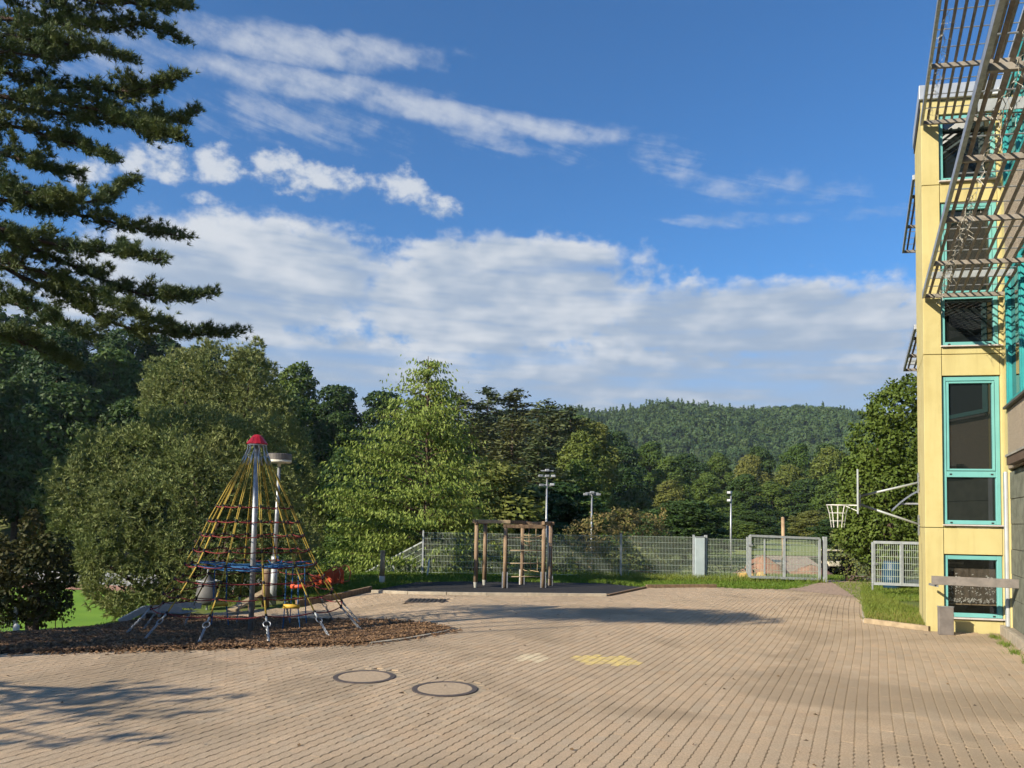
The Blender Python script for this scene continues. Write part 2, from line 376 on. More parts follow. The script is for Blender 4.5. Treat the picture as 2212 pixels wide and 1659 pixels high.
def paver_mat():
    m = mat('paver_concrete', (0.70, 0.53, 0.36), (0.56, 0.43, 0.295), 0.55, 0.9, 0.5, 130, attr='tint', contrast=(0.25, 0.75))
    nt = m.node_tree; b = nt.nodes['Principled BSDF']; src = b.inputs['Base Color'].links[0].from_socket
    g = nt.nodes.new('ShaderNodeNewGeometry'); P = g.outputs['Position']
    big = noise(nt, P, 0.36, 3, 0.55, 0.6).ss(0.50, 0.62)          # old damp stains
    c = mixc(nt, big * 0.60, src, (0.33, 0.26, 0.175))
    lite = noise(nt, P, 0.8, 3, 0.6).ss(0.58, 0.72)
    c = mixc(nt, lite * 0.35, c, (0.72, 0.57, 0.40))
    gr = noise(nt, P, 160, 3, 0.8).ss(0.25, 0.75)
    c = mixc(nt, (gr * -1.0 + 1.0) * 0.50, c, (0.24, 0.18, 0.115))
    sp = noise(nt, P, 55, 2, 0.7).ss(0.36, 0.66)
    c = mixc(nt, (sp * -1.0 + 1.0) * 0.42, c, (0.27, 0.20, 0.13))
    mo = noise(nt, P, 7, 3, 0.6).ss(0.5, 0.75)
    c = mixc(nt, mo * 0.22, c, (0.30, 0.25, 0.17))
    nt.links.new(c, b.inputs['Base Color']); return m
M_PAV = paver_mat()
M_PAINT = mat('yellow_road_paint', (0.74, 0.58, 0.20), (0.58, 0.44, 0.24), 9, 0.8, 0.5, 130, contrast=(0.38, 0.62))
M_PAINTW = mat('worn_pale_paint', (0.70, 0.60, 0.40), (0.58, 0.46, 0.31), 5, 0.85, 0.5, 130)

MANHOLES = [gp(787, 1462), gp(961, 1488)]
DRAIN = gp(925, 1297.5)
LP, WP = 0.225, 0.1125
def outline(shr, full=True):
    d = 0.008; L2 = LP / 2
    if not full: return np.array([(-L2 + shr, -WP / 2 + shr), (L2 - shr, -WP / 2 + shr), (L2 - shr, WP / 2 - shr), (-L2 + shr, WP / 2 - shr)])
    a = np.array([-0.5, -0.25, 0, 0.25, 0.5]) * (LP - 0.12 * shr); o = np.array([1, -1, 1, -1, 1]) * d
    lo = np.stack([a, -WP / 2 + 1.5 * shr + o], -1); hi = np.stack([a, WP / 2 - 1.5 * shr + o], -1)[::-1]
    return np.concatenate([lo, hi])
def pavers():
    A, B = np.meshgrid(np.arange(-20, 220), np.arange(-190, 170), indexing='ij')
    a = (A + 0.5 * (B % 2)) * LP; b = B * WP
    cx = a * U[0] + b * W[0]; cy = a * U[1] + b * W[1]; cx, cy = cx.ravel(), cy.ravel()
    # rows wander a little, as laid paving does
    wx = 0.05 * np.sin(cy * 0.55 + 1.0) * np.sin(cx * 0.21); cx = cx + wx
    k = inpoly(cx, cy, YARD) & ~inpoly(cx, cy, MULCH) & ~inpoly(cx, cy, MAT) & (cy > 3.2) & (np.abs(cx) < 0.76 * cy + 2.2)
    for m in MANHOLES: k &= np.hypot(cx - m[0], cy - m[1]) > 0.43
    k &= ~((np.abs(cx - DRAIN[0]) < 0.5) & (np.abs(cy - DRAIN[1]) < 0.4))
    cx, cy = cx[k], cy[k]; n = len(cx)
    z = zg(cx, cy) + RNG.normal(0, 0.0009, n)
    sx = (zg(cx + 0.1, cy) - zg(cx - 0.1, cy)) / 0.2; sy = (zg(cx, cy + 0.1) - zg(cx, cy - 0.1)) / 0.2
    yaw = RNG.normal(0, 0.012, n); tint = 1 + RNG.normal(0, 0.045, n); warm = RNG.normal(0, 0.02, n)
    c1, c2 = gp(1307, 1425.5), gp(1152, 1421)
    paint = ((np.abs(cx - c1[0] + (cy - c1[1]) * 0.25) / 0.46) ** 4 + (np.abs(cy - c1[1]) / 0.32) ** 4) < 1
    worn = ((np.abs(cx - c2[0]) / 0.30) ** 2 + (np.abs(cy - c2[1]) / 0.26) ** 2) < 1
    # screen-nearest 300 as single stones
    inview = (np.abs(cx / cy) < 0.70) & (cy > 5.6)
    order = np.argsort(np.where(inview & ~paint & ~worn, cy, 1e9))[:300]; single = np.zeros(n, bool); single[order] = True
    def tmpl(full):
        top = outline(0.0046, full); out = outline(0.0030, full); m = len(top)
        T = np.concatenate([np.c_[top, np.zeros(m)], np.c_[out, np.full(m, -0.0025)], np.c_[out, np.full(m, -0.03)]])
        F1 = np.arange(m)[None]; i = np.arange(m); j = (i + 1) % m
        F2 = np.concatenate([np.stack([m + i, m + j, j, i], -1), np.stack([2 * m + i, 2 * m + j, m + j, m + i], -1)])
        return T, F1, F2
    def field(sel, full, name, m, tintit=True):
        idx = np.nonzero(sel)[0]
        if not len(idx): return
        T, F1, F2 = tmpl(full); ca, sa = np.cos(yaw[idx])[:, None], np.sin(yaw[idx])[:, None]
        la = T[None, :, 0] * ca - T[None, :, 1] * sa; lb = T[None, :, 0] * sa + T[None, :, 1] * ca
        dx = la * U[0] + lb * W[0]; dy = la * U[1] + lb * W[1]
        V = np.stack([cx[idx, None] + dx, cy[idx, None] + dy, z[idx, None] + T[None, :, 2] + dx * sx[idx, None] + dy * sy[idx, None]], -1)
        off = (np.arange(len(idx)) * len(T))[:, None, None]
        # W is the right-hand axis, so (U, W) is left handed: flip winding
        f1 = (F1[None] + off).reshape(-1, F1.shape[1])[:, ::-1]; f2 = (F2[None] + off).reshape(-1, 4)[:, ::-1]
        me = mesh_np(name, V.reshape(-1, 3), [f1, f2], m)
        if tintit:
            at_ = me.attributes.new('tint', 'FLOAT_COLOR', 'POINT')
            C = np.stack([tint[idx] + warm[idx], tint[idx], tint[idx] - warm[idx], np.ones(len(idx))], -1)
            at_.data.foreach_set('color', np.repeat(C, len(T), 0).astype(np.float32).ravel())
        return tag(link(name, me, yard), kind='stuff')
    near = cy < 15.5
    field(near & ~single & ~paint & ~worn, True, 'paver_field', M_PAV)
    field(~near & ~paint & ~worn, False, 'far_paver_field', M_PAV)
    T, F1, F2 = tmpl(True); V = np.stack([T[:, 0] * U[0] + T[:, 1] * W[0], T[:, 0] * U[1] + T[:, 1] * W[1], T[:, 2]], -1)
    def variants(m, k):
        r = []
        for q in range(k):
            me = mesh_np('paver', V, [F1[:, ::-1], F2[:, ::-1]], m); t = 1 + RNG.normal(0, 0.045); w_ = RNG.normal(0, 0.02)
            a_ = me.attributes.new('tint', 'FLOAT_COLOR', 'POINT'); a_.data.foreach_set('color', np.tile(np.array([t + w_, t, t - w_, 1], np.float32), len(V)))
            r.append(me)
        return r
    vs = variants(M_PAV, 10); vp = variants(M_PAINT, 1); vw = variants(M_PAINTW, 1)
    for i in np.nonzero(single)[0]:
        o = link('paver', vs[i % 10], yard, (cx[i], cy[i], z[i])); o.rotation_euler = (sy[i], -sx[i], yaw[i])
    for i in np.nonzero(paint)[0]:
        o = link('painted_paver', vp[0], yard, (cx[i], cy[i], z[i])); o['label'] = 'yellow painted paver'
    for i in np.nonzero(worn)[0]:
        o = link('painted_paver', vw[0], yard, (cx[i], cy[i], z[i])); o['label'] = 'paver with worn pale paint'
    print('pavers', n)
pavers()

for i, (mh, lb) in enumerate(zip(MANHOLES, ('round manhole cover with dark iron rim, the farther left one of the pair', 'round manhole cover with dark iron rim, the nearer right one of the pair'))):
    t = thing('manhole_cover', lb, 'manhole', mh, 'manhole covers in the paving')
    MB().lathe(mh, [(0.47, -0.03), (0.47, -0.004), (0.33, -0.004), (0.33, -0.03)], 40).build('mortar_surround', mat('mortar', (0.40, 0.32, 0.22), (0.30, 0.24, 0.165), 9, 0.95, 0.4, 60), t)
    MB().lathe(mh, [(0.375, -0.02), (0.375, 0.004), (0.368, 0.007), (0.315, 0.007), (0.311, 0.002), (0.311, -0.02)], 48).build('iron_rim', mat('cast_iron', (0.13, 0.105, 0.095), (0.085, 0.07, 0.062), 30, 0.6, metal=0.3), t)
    MB().lathe(mh, [(0.313, -0.02), (0.313, 0.003), (0.306, 0.005), (0.004, 0.006)], 40).build('concrete_lid', mat('lid_concrete', (0.48, 0.37, 0.255), (0.39, 0.30, 0.205), 30, 0.9, 0.5, 120), t)
t = thing('drain_grate', 'low dark drain grate in the paving before the rubber mat', 'drain', DRAIN)
MB().box(DRAIN[0] - 0.5, DRAIN[0] + 0.5, DRAIN[1] - 0.4, DRAIN[1] + 0.4, DRAIN[2] - 0.02, DRAIN[2] + 0.004).build('frame', MATS['cast_iron'], t)
for k in range(9):
    MB().box(DRAIN[0] - 0.44 + k * 0.098, DRAIN[0] - 0.40 + k * 0.098, DRAIN[1] - 0.34, DRAIN[1] + 0.34, DRAIN[2] + 0.005, DRAIN[2] + 0.016).build('bar', M_DARK, t)

# chip bed
M_MUL = mat('bark_chip_bed', (0.10, 0.058, 0.036), (0.05, 0.031, 0.021), 9, 0.95, 1.0, 35)
M_CHIP = mat('wood_chip', (0.28, 0.17, 0.09), (0.10, 0.058, 0.035), 14, 0.9, contrast=(0.40, 0.62))
mul = sheet('chip_bed', MULCH, M_MUL, 0.022, 0.35, bump=0.006)
def scatter(poly, n, extra=None):
    xs = [p[0] for p in poly]; ys = [p[1] for p in poly]
    x = RNG.uniform(min(xs), max(xs), n * 3); y = RNG.uniform(min(ys), max(ys), n * 3); k = inpoly(x, y, poly)
    if extra is not None: k &= extra(x, y)
    return x[k][:n], y[k][:n]
def chips():
    x, y = scatter(MULCH, 36000); n = len(x)
    ed = gxy([(-260, 1414), (200, 1408), (541, 1399), (800, 1390), (940, 1369), (980, 1361)])
    t = RNG.uniform(0, 1, 1600); P = np.array(ed); L = np.r_[0, np.cumsum(np.hypot(*np.diff(P, axis=0).T))]; q = t * L[-1]
    ex = np.interp(q, L, P[:, 0]) + RNG.normal(0, .12, 1600); ey = np.interp(q, L, P[:, 1]) + RNG.normal(-0.02, .10, 1600)
    x, y = np.r_[x, ex], np.r_[y, ey]; n = len(x)
    l = RNG.uniform(0.010, 0.036, n); w = RNG.uniform(0.004, 0.013, n); a = RNG.uniform(0, 6.28, n); tl = RNG.normal(0, 0.35, n)
    dx = np.stack([np.cos(a) * np.cos(tl), np.sin(a) * np.cos(tl), np.sin(tl)], -1) * l[:, None]; dy = np.stack([-np.sin(a), np.cos(a), RNG.normal(0, .3, n)], -1) * w[:, None]
    c = np.stack([x, y, zg(x, y) + RNG.uniform(0.024, 0.05, n)], -1)
    inm = inpoly(x, y, MULCH); c[~inm, 2] -= 0.024
    th = np.array([0, 0, 0.006])
    V = np.stack([c - dx - dy, c + dx - dy, c + dx + dy, c - dx + dy, c - dx - dy + th, c + dx - dy + th, c + dx + dy + th, c - dx + dy + th], 1).reshape(-1, 3)
    f = np.array([(4, 5, 6, 7), (0, 1, 5, 4), (1, 2, 6, 5), (2, 3, 7, 6), (3, 0, 4, 7)])
    F = (f[None] + (np.arange(n) * 8)[:, None, None]).reshape(-1, 4)
    tag(link('wood_chips', mesh_np('wood_chips', V, [F], M_CHIP), mul), kind='stuff')
chips()

# kerb stones
def kerb(name, label, pts, w, h, L, m, lift=0.0, timber=False):
    P = np.array(pts); D = np.r_[0, np.cumsum(np.hypot(*np.diff(P, axis=0).T))]; n = max(1, round(D[-1] / L))
    p0 = P[0]; t = thing(name, label, 'edging' if timber else 'kerb', (p0[0], p0[1], float(zg(*p0))))
    for i in range(n):
        q0, q1 = D[-1] * i / n + 0.004, D[-1] * (i + 1) / n - 0.004
        a = np.array([np.interp(q0, D, P[:, 0]), np.interp(q0, D, P[:, 1])]); b = np.array([np.interp(q1, D, P[:, 0]), np.interp(q1, D, P[:, 1])])
        za, zb = float(zg(*a)) + lift + h / 2 - 0.04 + random.uniform(-.004, .004), float(zg(*b)) + lift + h / 2 - 0.04
        MB().bar((a[0], a[1], za), (b[0], b[1], zb), w, h + 0.08).build('plank' if timber else 'kerb_stone', m, t, bevel=0.006)
    return t
kerb('kerb_edging', 'flat pale concrete edging round the tip of the wood chip bed', gxy([(800, 1391.5), (880, 1381.5), (942, 1370), (984, 1361), (948, 1351), (880, 1343.5), (780, 1338.5)]), 0.07, 0.03, 0.5, M_KERB)
kerb('mat_edging', 'pale concrete kerb along the front of the black rubber mat', gxy([(803, 1280), (900, 1283.5), (1000, 1285.5), (1310, 1288)]), 0.09, 0.07, 1.0, M_KERB)
kerb('mat_side_edging', 'sunken timber edging on the right side of the rubber mat', gxy([(1313, 1287.5), (1394, 1270.5)]), 0.09, 0.05, 1.3, M_WOOD, timber=True)
kerb('lawn_edging', 'dark timber edging between slide lawn and paving', gxy([(640, 1309), (745, 1290.5), (801, 1277)]), 0.10, 0.13, 1.6, M_WOOD, timber=True)
kerb('grass_edging', 'low brown timber edging along the grass strip before the fence', gxy([(1396, 1269.5), (1470, 1269), (1547, 1268.5)]), 0.10, 0.09, 1.3, M_WOOD, timber=True)
kerb('bed_edging', 'narrow concrete kerb round the grass bed by the yellow tower', [BED[0], gxy([(1864, 1310)])[0], gxy([(1861, 1291)])[0]], 0.07, 0.06, 1.0, M_KERB)
kerb('bed_front_edging', 'brown timber edging at the front of the grass bed beside the tower', [BED[0], (7.80, 13.86)], 0.10, 0.09, 1.3, M_WOODL, timber=True)

# rubber mat
M_MAT = mat('rubber_granulate', (0.028, 0.027, 0.029), (0.018, 0.018, 0.02), 60, 0.85, 0.6, 120)
sheet('rubber_mat', MAT, M_MAT, 0.018, 0.8)

# gravel path through the gate, dirt track beyond
M_GRAV = mat('reddish_gravel', (0.44, 0.325, 0.25), (0.31, 0.225, 0.17), 9, 0.95, 0.8, 45)
sheet('gravel_path', gxy([(1700, 1274), (1860, 1291), (1866, 1266), (1990, 1262), (1990, 1252), (1880, 1249), (1790, 1253), (1740, 1262)]), M_GRAV, 0.006, 0.6)
sheet('dirt_track', [(10.5, 27.5), (13.2, 27.5), (24, 60), (30, 66), (22, 66), (13, 42)], M_GRAV, 0.03, 2.0)
bedo = sheet('grass_bed', BED, mat('bed_soil', (0.16, 0.115, 0.055), (0.075, 0.10, 0.022), 2.2, 0.95, 0.5, 20), 0.035, 0.5)

# sports field in the hollow
M_LAWN = mat('mown_lawn', (0.165, 0.30, 0.022), (0.125, 0.25, 0.018), 0.5, 0.9, 0.3, 6)
sheet('sports_field', [(-34, 21.5), (-9.0, 27.0), (-8.0, 46), (-36, 50)], M_LAWN, 0.06, 2.0)
sheet('running_track', [(-36, 50.2), (-8.0, 46.2), (-8, 48.4), (-36, 52.6)], mat('cinder', (0.40, 0.22, 0.16), (0.33, 0.18, 0.13), 3, 0.95), 0.06, 2.0)
sheet('far_meadow', [(14, 62), (40, 62), (70, 135), (26, 140)], mat('dry_meadow', (0.21, 0.24, 0.06), (0.16, 0.21, 0.05), 0.25, 0.9), 0.08, 6.0)

# grass blades
G_MAT = leafmat('grass_blade', (0.11, 0.20, 0.022), (0.20, 0.24, 0.045), 0.3, 0.7)
G_DRY = leafmat('dry_grass_blade', (0.33, 0.26, 0.10), (0.22, 0.22, 0.06), 0.3, 1.2)
def blades(name, x, y, hmin, hmax, m, dz=0.0, w=0.011, parent=None):
    n = len(x); h = RNG.uniform(hmin, hmax, n); a = RNG.uniform(0, 6.28, n); ln = RNG.normal(0, 0.45, (n, 2)) * h[:, None]
    c = np.stack([x, y, zg(x, y) + dz - 0.02], -1); s = np.stack([np.cos(a), np.sin(a), np.zeros(n)], -1) * w
    tip = c + np.stack([ln[:, 0], ln[:, 1], h], -1)
    V = np.stack([c - s, c + s, tip], 1).reshape(-1, 3); F = np.arange(n * 3).reshape(-1, 3)
    o = link(name, mesh_np(name, V, [F], m), parent); return tag(o, kind='stuff')
notpaved = lambda x, y: ~inpoly(x, y, YARD) & ~inpoly(x, y, MAT) & ~inpoly(x, y, MULCH)
STRIP = gxy([(640, 1308), (803, 1276), (1000, 1256.5), (1300, 1259), (1395, 1269), (1545, 1267), (1640, 1272), (1725, 1271), (1790, 1254)]) + [(12.5, 25.0), (12.5, 28.5), (-5.5, 28.5), (-7.5, 21)]
STRIP2 = [(9.0, 19.2), (12.5, 19.5), (13.5, 25), (10.8, 25)]
x2, y2 = scatter(STRIP2, 9000); blades('gate_grass', x2, y2, 0.03, 0.10, G_MAT, w=0.012)['label'] = 'thin grass behind the small wire gate'
x, y = scatter(STRIP, 70000, notpaved); g = blades('grass_strip', x, y, 0.04, 0.12, G_MAT, w=0.012); g['label'] = 'rough green grass between paving and fence'
xx, yy = scatter(gxy([(640, 1308), (803, 1276), (860, 1262), (740, 1262), (620, 1280)]), 12000, notpaved); blades('slide_lawn', xx, yy, 0.04, 0.10, G_MAT, w=0.010)['label'] = 'short lawn around the red slide'
cl = RNG.uniform(0, 1, (60, 2)); 
x, y = scatter([(2.2, 24.2), (10.5, 24.6), (10.5, 26.2), (2.2, 26.0)], 7000); blades('tall_grass_tufts', x, y, 0.08, 0.26, G_MAT, w=0.012)['label'] = 'taller grass tufts along the foot of the wire fence'
x, y = scatter(BED, 22000); fr = (y - 13.9) / 3.0 + RNG.normal(0, .25, len(x))
blades('bed_grass', x[fr > 0.25], y[fr > 0.25], 0.06, 0.17, G_MAT, 0.035, 0.009)['label'] = 'green grass in the bed beside the yellow tower'
q = (fr <= 0.45) & (RNG.uniform(0, 1, len(x)) < 0.45); blades('bed_dry_grass', x[q], y[q], 0.05, 0.16, G_DRY, 0.035, 0.009)['label'] = 'dry yellow grass at the front of the tower bed'
# weeds along the ramp foot and grass in the bank on the left
x = RNG.uniform(0, 1, 900); s_ = 13.35 - x * 2.9; px_ = 8.70 - x * 1.30 + RNG.normal(0, .05, 900) - 0.06
k = (np.sin(x * 23) + RNG.normal(0, .5, 900)) > 0.25; blades('ramp_weeds', px_[k], s_[k], 0.03, 0.13, G_MAT, 0, 0.008)['label'] = 'small weeds at the foot of the concrete ramp'
x, y = scatter([(-9.8, 11.6), (-8.6, 12.4), (-8.2, 14.6), (-7.7, 16.6), (-5.6, 18.4), (-7.5, 22), (-13, 16)], 20000, notpaved); blades('bank_grass', x, y, 0.03, 0.08, G_MAT, w=0.01)['label'] = 'grass on the bank behind the chip bed'
# leaves and twigs lying about the yard
def litter():
    x, y = scatter(YARD, 150, lambda x, y: (np.abs(x) < 0.75 * y + 1) & ~inpoly(x, y, MULCH) & ~inpoly(x, y, MAT)); n = len(x)
    l = RNG.uniform(0.010, 0.028, n); a = RNG.uniform(0, 6.28, n); c = np.stack([x, y, zg(x, y) + 0.010], -1)
    d = np.stack([np.cos(a), np.sin(a), np.zeros(n)], -1) * l[:, None]; e = np.stack([-np.sin(a), np.cos(a), RNG.uniform(0.1, .6, n)], -1) * (l * 0.4)[:, None]
    V = np.stack([c - d, c - e, c + d, c + e + (0, 0, 0.01)], 1).reshape(-1, 3)
    o = link('leaf_litter', mesh_np('leaf_litter', V, [np.arange(n * 4).reshape(-1, 4)], mat('dead_leaf', (0.17, 0.11, 0.05), (0.07, 0.045, 0.03), 3, 0.9)))
    tag(o, 'small dead leaves and twigs scattered on the paving', None, None, 'stuff')
litter()
# ------------------------------------------------------------------ the school building
A0 = at(2001, 1354, 13.9); A0[2] = 0.0
TF = math.radians(10); T = np.array([math.cos(TF), -math.sin(TF), 0.]); NF = np.array([-math.sin(TF), -math.cos(TF), 0.])  # front face: along T, outward NF
ZV = np.array([0, 0, 1.]); FWID = 1.40
B0 = A0 + T * FWID
def PF(s, d, z): return A0 + T * s + NF * d + ZV * z          # s along the front, d proud of it
tower = thing('stair_tower', 'yellow rendered stair tower with turquoise windows at the right edge', 'tower', A0)
# core: a solid behind the facing
MB().prism([tuple((A0 + T * 0.02 - NF * 0.22)[:2]), tuple((B0 - T * 0.02 - NF * 0.22)[:2]), tuple((B0 + U * 2.6)[:2]), tuple((A0 + U * 1.95 + W * 0.05)[:2]), tuple((A0 + U * .3 + W * 0.05)[:2])], 2.0, 2.01)
def ZP(py, px=2040.0): return float(at(px, py, 13.86)[2])
ZT = ZP(217)
LEV = [(-0.05, ZP(1140)), (ZP(1140), ZP(766)), (ZP(766), ZP(400)), (ZP(400), ZT)]         # facing panels between the horizontal joints
PIER = 0.315; RP = 1.365
WIN = [(0.27, 1.41, None), (ZP(1132), ZP(814), ZP(1024)), (ZP(747), ZP(440), ZP(640)), (ZP(392), ZP(250), None)]
for i, (z0, z1) in enumerate(LEV):
    g0 = 0.006
    mb = MB()                                             # left pier with its return along the side
    mb.prism([tuple(PF(0, 0, 0)[:2]), tuple(PF(PIER, 0, 0)[:2]), tuple(PF(PIER, -0.25, 0)[:2]), tuple((A0 + U * 0.32 + W * 0.22)[:2]), tuple((A0 + U * 0.32)[:2])], z0 + g0, z1 - g0)
    mb.build('corner_pier', M_YEL, tower, bevel=0.008)
    MB().prism([tuple((A0 + U * 0.335 + W * 0.004)[:2]), tuple((A0 + U * 0.335 + W * 0.2)[:2]), tuple((A0 + U * 1.95 + W * 0.2)[:2]), tuple((A0 + U * 1.95 + W * 0.004)[:2])], z0 + g0, z1 - g0).build('side_panel', M_YEL, tower, bevel=0.006)
    MB().prism([tuple(PF(RP - 0.035, -0.006, 0)[:2]), tuple(PF(FWID, -0.006, 0)[:2]), tuple((B0 - NF * 0.25)[:2]), tuple(PF(RP - 0.035, -0.25, 0)[:2])], z0 + g0, z1 - g0).build('right_pier', M_YEL, tower, bevel=0.006)
    w0, w1, _ = WIN[i]
    for zz0, zz1 in ((z0 + g0, w0 - 0.03), (w1 + 0.02, z1 - g0)):
        if zz1 - zz0 > 0.03:
            MB().obox(PF((PIER + RP - 0.04) / 2 + 0.004, -0.13, (zz0 + zz1) / 2), T, NF, ZV, (RP - 0.04 - PIER) / 2 - 0.006, 0.115, (zz1 - zz0) / 2).build('spandrel_panel', M_YEL, tower, bevel=0.008)
# dark liner behind the joints and rooms
ln = MB(); ln.prism([tuple(PF(0.15, -0.27, 0)[:2]), tuple(PF(FWID - 0.02, -0.27, 0)[:2]), tuple(PF(FWID - 0.02, -0.30, 0)[:2]), tuple(PF(0.15, -0.30, 0)[:2])], 1.95, ZT)
ln.build('dark_liner', M_DARK, tower)
MB().prism([tuple((A0 + U * 0.25 + W * 0.03)[:2]), tuple((A0 + U * 1.93 + W * 0.03)[:2]), tuple((A0 + U * 1.93 + W * 0.05)[:2]), tuple((A0 + U * 0.25 + W * 0.05)[:2])], 0, ZT).build('side_liner', M_DARK, tower)
# parapet
mb = MB(); P4 = [PF(-0.05, 0.06, 0), PF(FWID + 0.3, 0.06, 0), B0 + U * 2.6 + W * 0.3, A0 + U * 2.0 - W * 0.03]
mb.prism([tuple(p[:2]) for p in P4], ZT + 0.004, ZP(186)); mb.build('zinc_parapet', M_FLASH, tower, bevel=0.01)
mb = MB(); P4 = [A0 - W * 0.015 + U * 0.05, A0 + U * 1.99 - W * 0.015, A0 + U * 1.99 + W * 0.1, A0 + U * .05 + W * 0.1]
mb.prism([tuple(p[:2]) for p in P4], ZT - 0.12, ZT + 0.002); mb.build('dark_flashing', M_DARK, tower)  # dark metal strip along the side face, just below the parapet
# windows
def window(z0, z1, mull, see=False, room=True):
    s0, s1 = PIER + 0.012, RP - 0.045; sm = (s0 + s1) / 2; d = -0.085; fw = 0.075
    mb = MB()
    for a, b in ((s0, s0 + fw), (s1 - fw, s1)): mb.obox(PF((a + b) / 2, d, (z0 + z1) / 2), T, NF, ZV, fw / 2, 0.035, (z1 - z0) / 2)
    hs = [(z0, z0 + fw), (z1 - fw, z1)] + ([(mull - 0.055, mull + 0.055)] if mull else [])
    for a, b in hs: mb.obox(PF(sm, d - 0.002, (a + b) / 2), T, NF, ZV, (s1 - s0) / 2 - fw - 0.001, 0.035, (b - a) / 2)
    fr = mb.build('window_frame', M_TUR, tower, bevel=0.006)
    cells = [(z0, mull), (mull, z1)] if mull else [(z0, z1)]
    for a, b in cells:
        lo, hi = (a + fw if a == z0 else a + 0.055), (b - fw if b == z1 else b - 0.055)
        MB().obox(PF(sm, d - 0.012, (lo + hi) / 2), T, NF, ZV, (s1 - s0) / 2 - fw + 0.004, 0.004, (hi - lo) / 2 + 0.004).build('pane', M_GLSEE if see else M_GLASS, fr)
        if (b - a) > 1.3 or (mull and a == mull):       # inner casement with a slim sash
            sb = MB(); i0 = 0.035
            for q in (-1, 1): sb.obox(PF(sm + q * ((s1 - s0) / 2 - fw - i0 / 2 - 0.012), d + 0.012, (lo + hi) / 2), T, NF, ZV, i0 / 2, 0.03, (hi - lo) / 2 - 0.012)
            for zz in (lo + 0.03, hi - 0.03): sb.obox(PF(sm, d + 0.010, zz), T, NF, ZV, (s1 - s0) / 2 - fw - 0.05, 0.03, i0 / 2)
            sb.build('sash', M_TUR, fr, bevel=0.004)
        for q in (-0.36, 0.36):                             # drain caps on the bottom rail
            if a == z0 or mull: MB().obox(PF(sm + q * 0.98, d + 0.036, (a + 0.03) if a == z0 else a), T, NF, ZV, 0.02, 0.004, 0.013).build('drain_cap', M_BLACK, fr)
    MB().obox(PF(sm + 0.005, -0.035, z0 - 0.016), T, NF, ZV, (s1 - s0) / 2 + 0.03, 0.075, 0.012).build('sill', mat('sill_stone', (0.62, 0.56, 0.54), (0.55, 0.50, 0.48), 8, 0.6), fr)
    return fr
for k, (a, b, c) in enumerate(WIN): window(a, b, c, see=(k == 0))
# dark room behind the basement window, its lace curtain with butterflies and the ledge inside
rm = MB(); sm = (PIER + RP - 0.03) / 2
for c, hx, hy, hz in ((PF(sm, -0.95, 0.85), 0.56, 0.01, 0.75), (PF(sm, -0.55, 0.10), 0.56, 0.4, 0.01), (PF(sm, -0.55, 1.60), 0.56, 0.4, 0.01), (PF(0.28, -0.55, 0.85), 0.01, 0.4, 0.75), (PF(1.39, -0.55, 0.85), 0.01, 0.4, 0.75)):
    rm.obox(c, T, NF, ZV, hx, hy, hz)
rm.build('room_box', mat('room_wall', (0.055, 0.042, 0.032), (0.04, 0.03, 0.025), 2, 0.9), tower)
cu = MB(); n = 40; V = []; F = []
for i in range(n + 1):
    s_ = 0.40 + 0.88 * i / n; d_ = -0.22 + 0.005 * math.sin(i * 1.1)
    V += [PF(s_, d_, 0.52), PF(s_, d_, 1.16)]
F = [(2 * i, 2 * i + 2, 2 * i + 3, 2 * i + 1) for i in range(n)]
curt = cu.add(V, F).build('lace_curtain', mat('lace', (0.15, 0.125, 0.095), (0.10, 0.085, 0.065), 12, 0.9), tower, True)
lacem = mat('lace_white', (0.68, 0.69, 0.64), (0.6, 0.6, 0.56), 9, 0.9)
random.seed(3)
mo = MB()
def petal(s_, z_, l, w, a):
    e, f = np.array([math.cos(a), math.sin(a)]), np.array([-math.sin(a), math.cos(a)])
    pts = [e * 0, e * l * .55 + f * w, e * l, e * l * .55 - f * w]
    mo.add([PF(s_ + p[0], -0.20, z_ + p[1]) for p in pts], [(0, 1, 2, 3)])
for (s_, z_, k) in ((0.62, 0.98, 1.0), (1.17, 0.97, 1.2), (0.50, 0.94, .6), (0.82, 0.95, .6), (0.60, 1.06, .4), (0.74, 0.98, .35), (0.88, 1.05, .3), (1.12, 1.03, .35), (1.04, .93, .4), (0.93, 0.94, .3)):
    for a in (0.5, 2.3, -0.5, 3.6): petal(s_, z_, 0.055 * k, 0.02 * k, a)
for _ in range(90):
    s_ = random.choice((0.54, 0.66, 0.88, 0.98, 1.14, 1.22)) + random.uniform(-.06, .06); petal(s_, random.uniform(0.68, 0.86), 0.026, 0.008, random.uniform(0, 6.3))
for _ in range(120): petal(random.uniform(0.41, 1.27), random.uniform(0.53, 0.60), 0.03, 0.009, random.uniform(0, 6.3))
mo.build('lace_motif', lacem, curt)
MB().obox(PF(sm, -0.30, 0.49), T, NF, ZV, 0.52, 0.06, 0.012).build('inner_ledge', M_WOODL, tower)
for zz, ww in ((1.24, .02), (1.32, .015)): MB().obox(PF(0.62, -0.7, zz), T, NF, ZV, 0.3, 0.02, ww).build('reflected_beam', M_WOODL, tower)  # wooden bars modelled in place of beams reflected in the glass
tower_plinth = MB(); tower_plinth.obox(PF(0.157, 0.002, 0.05), T, NF, ZV, 0.157, 0.006, 0.10).build('plinth', M_YEL, tower)

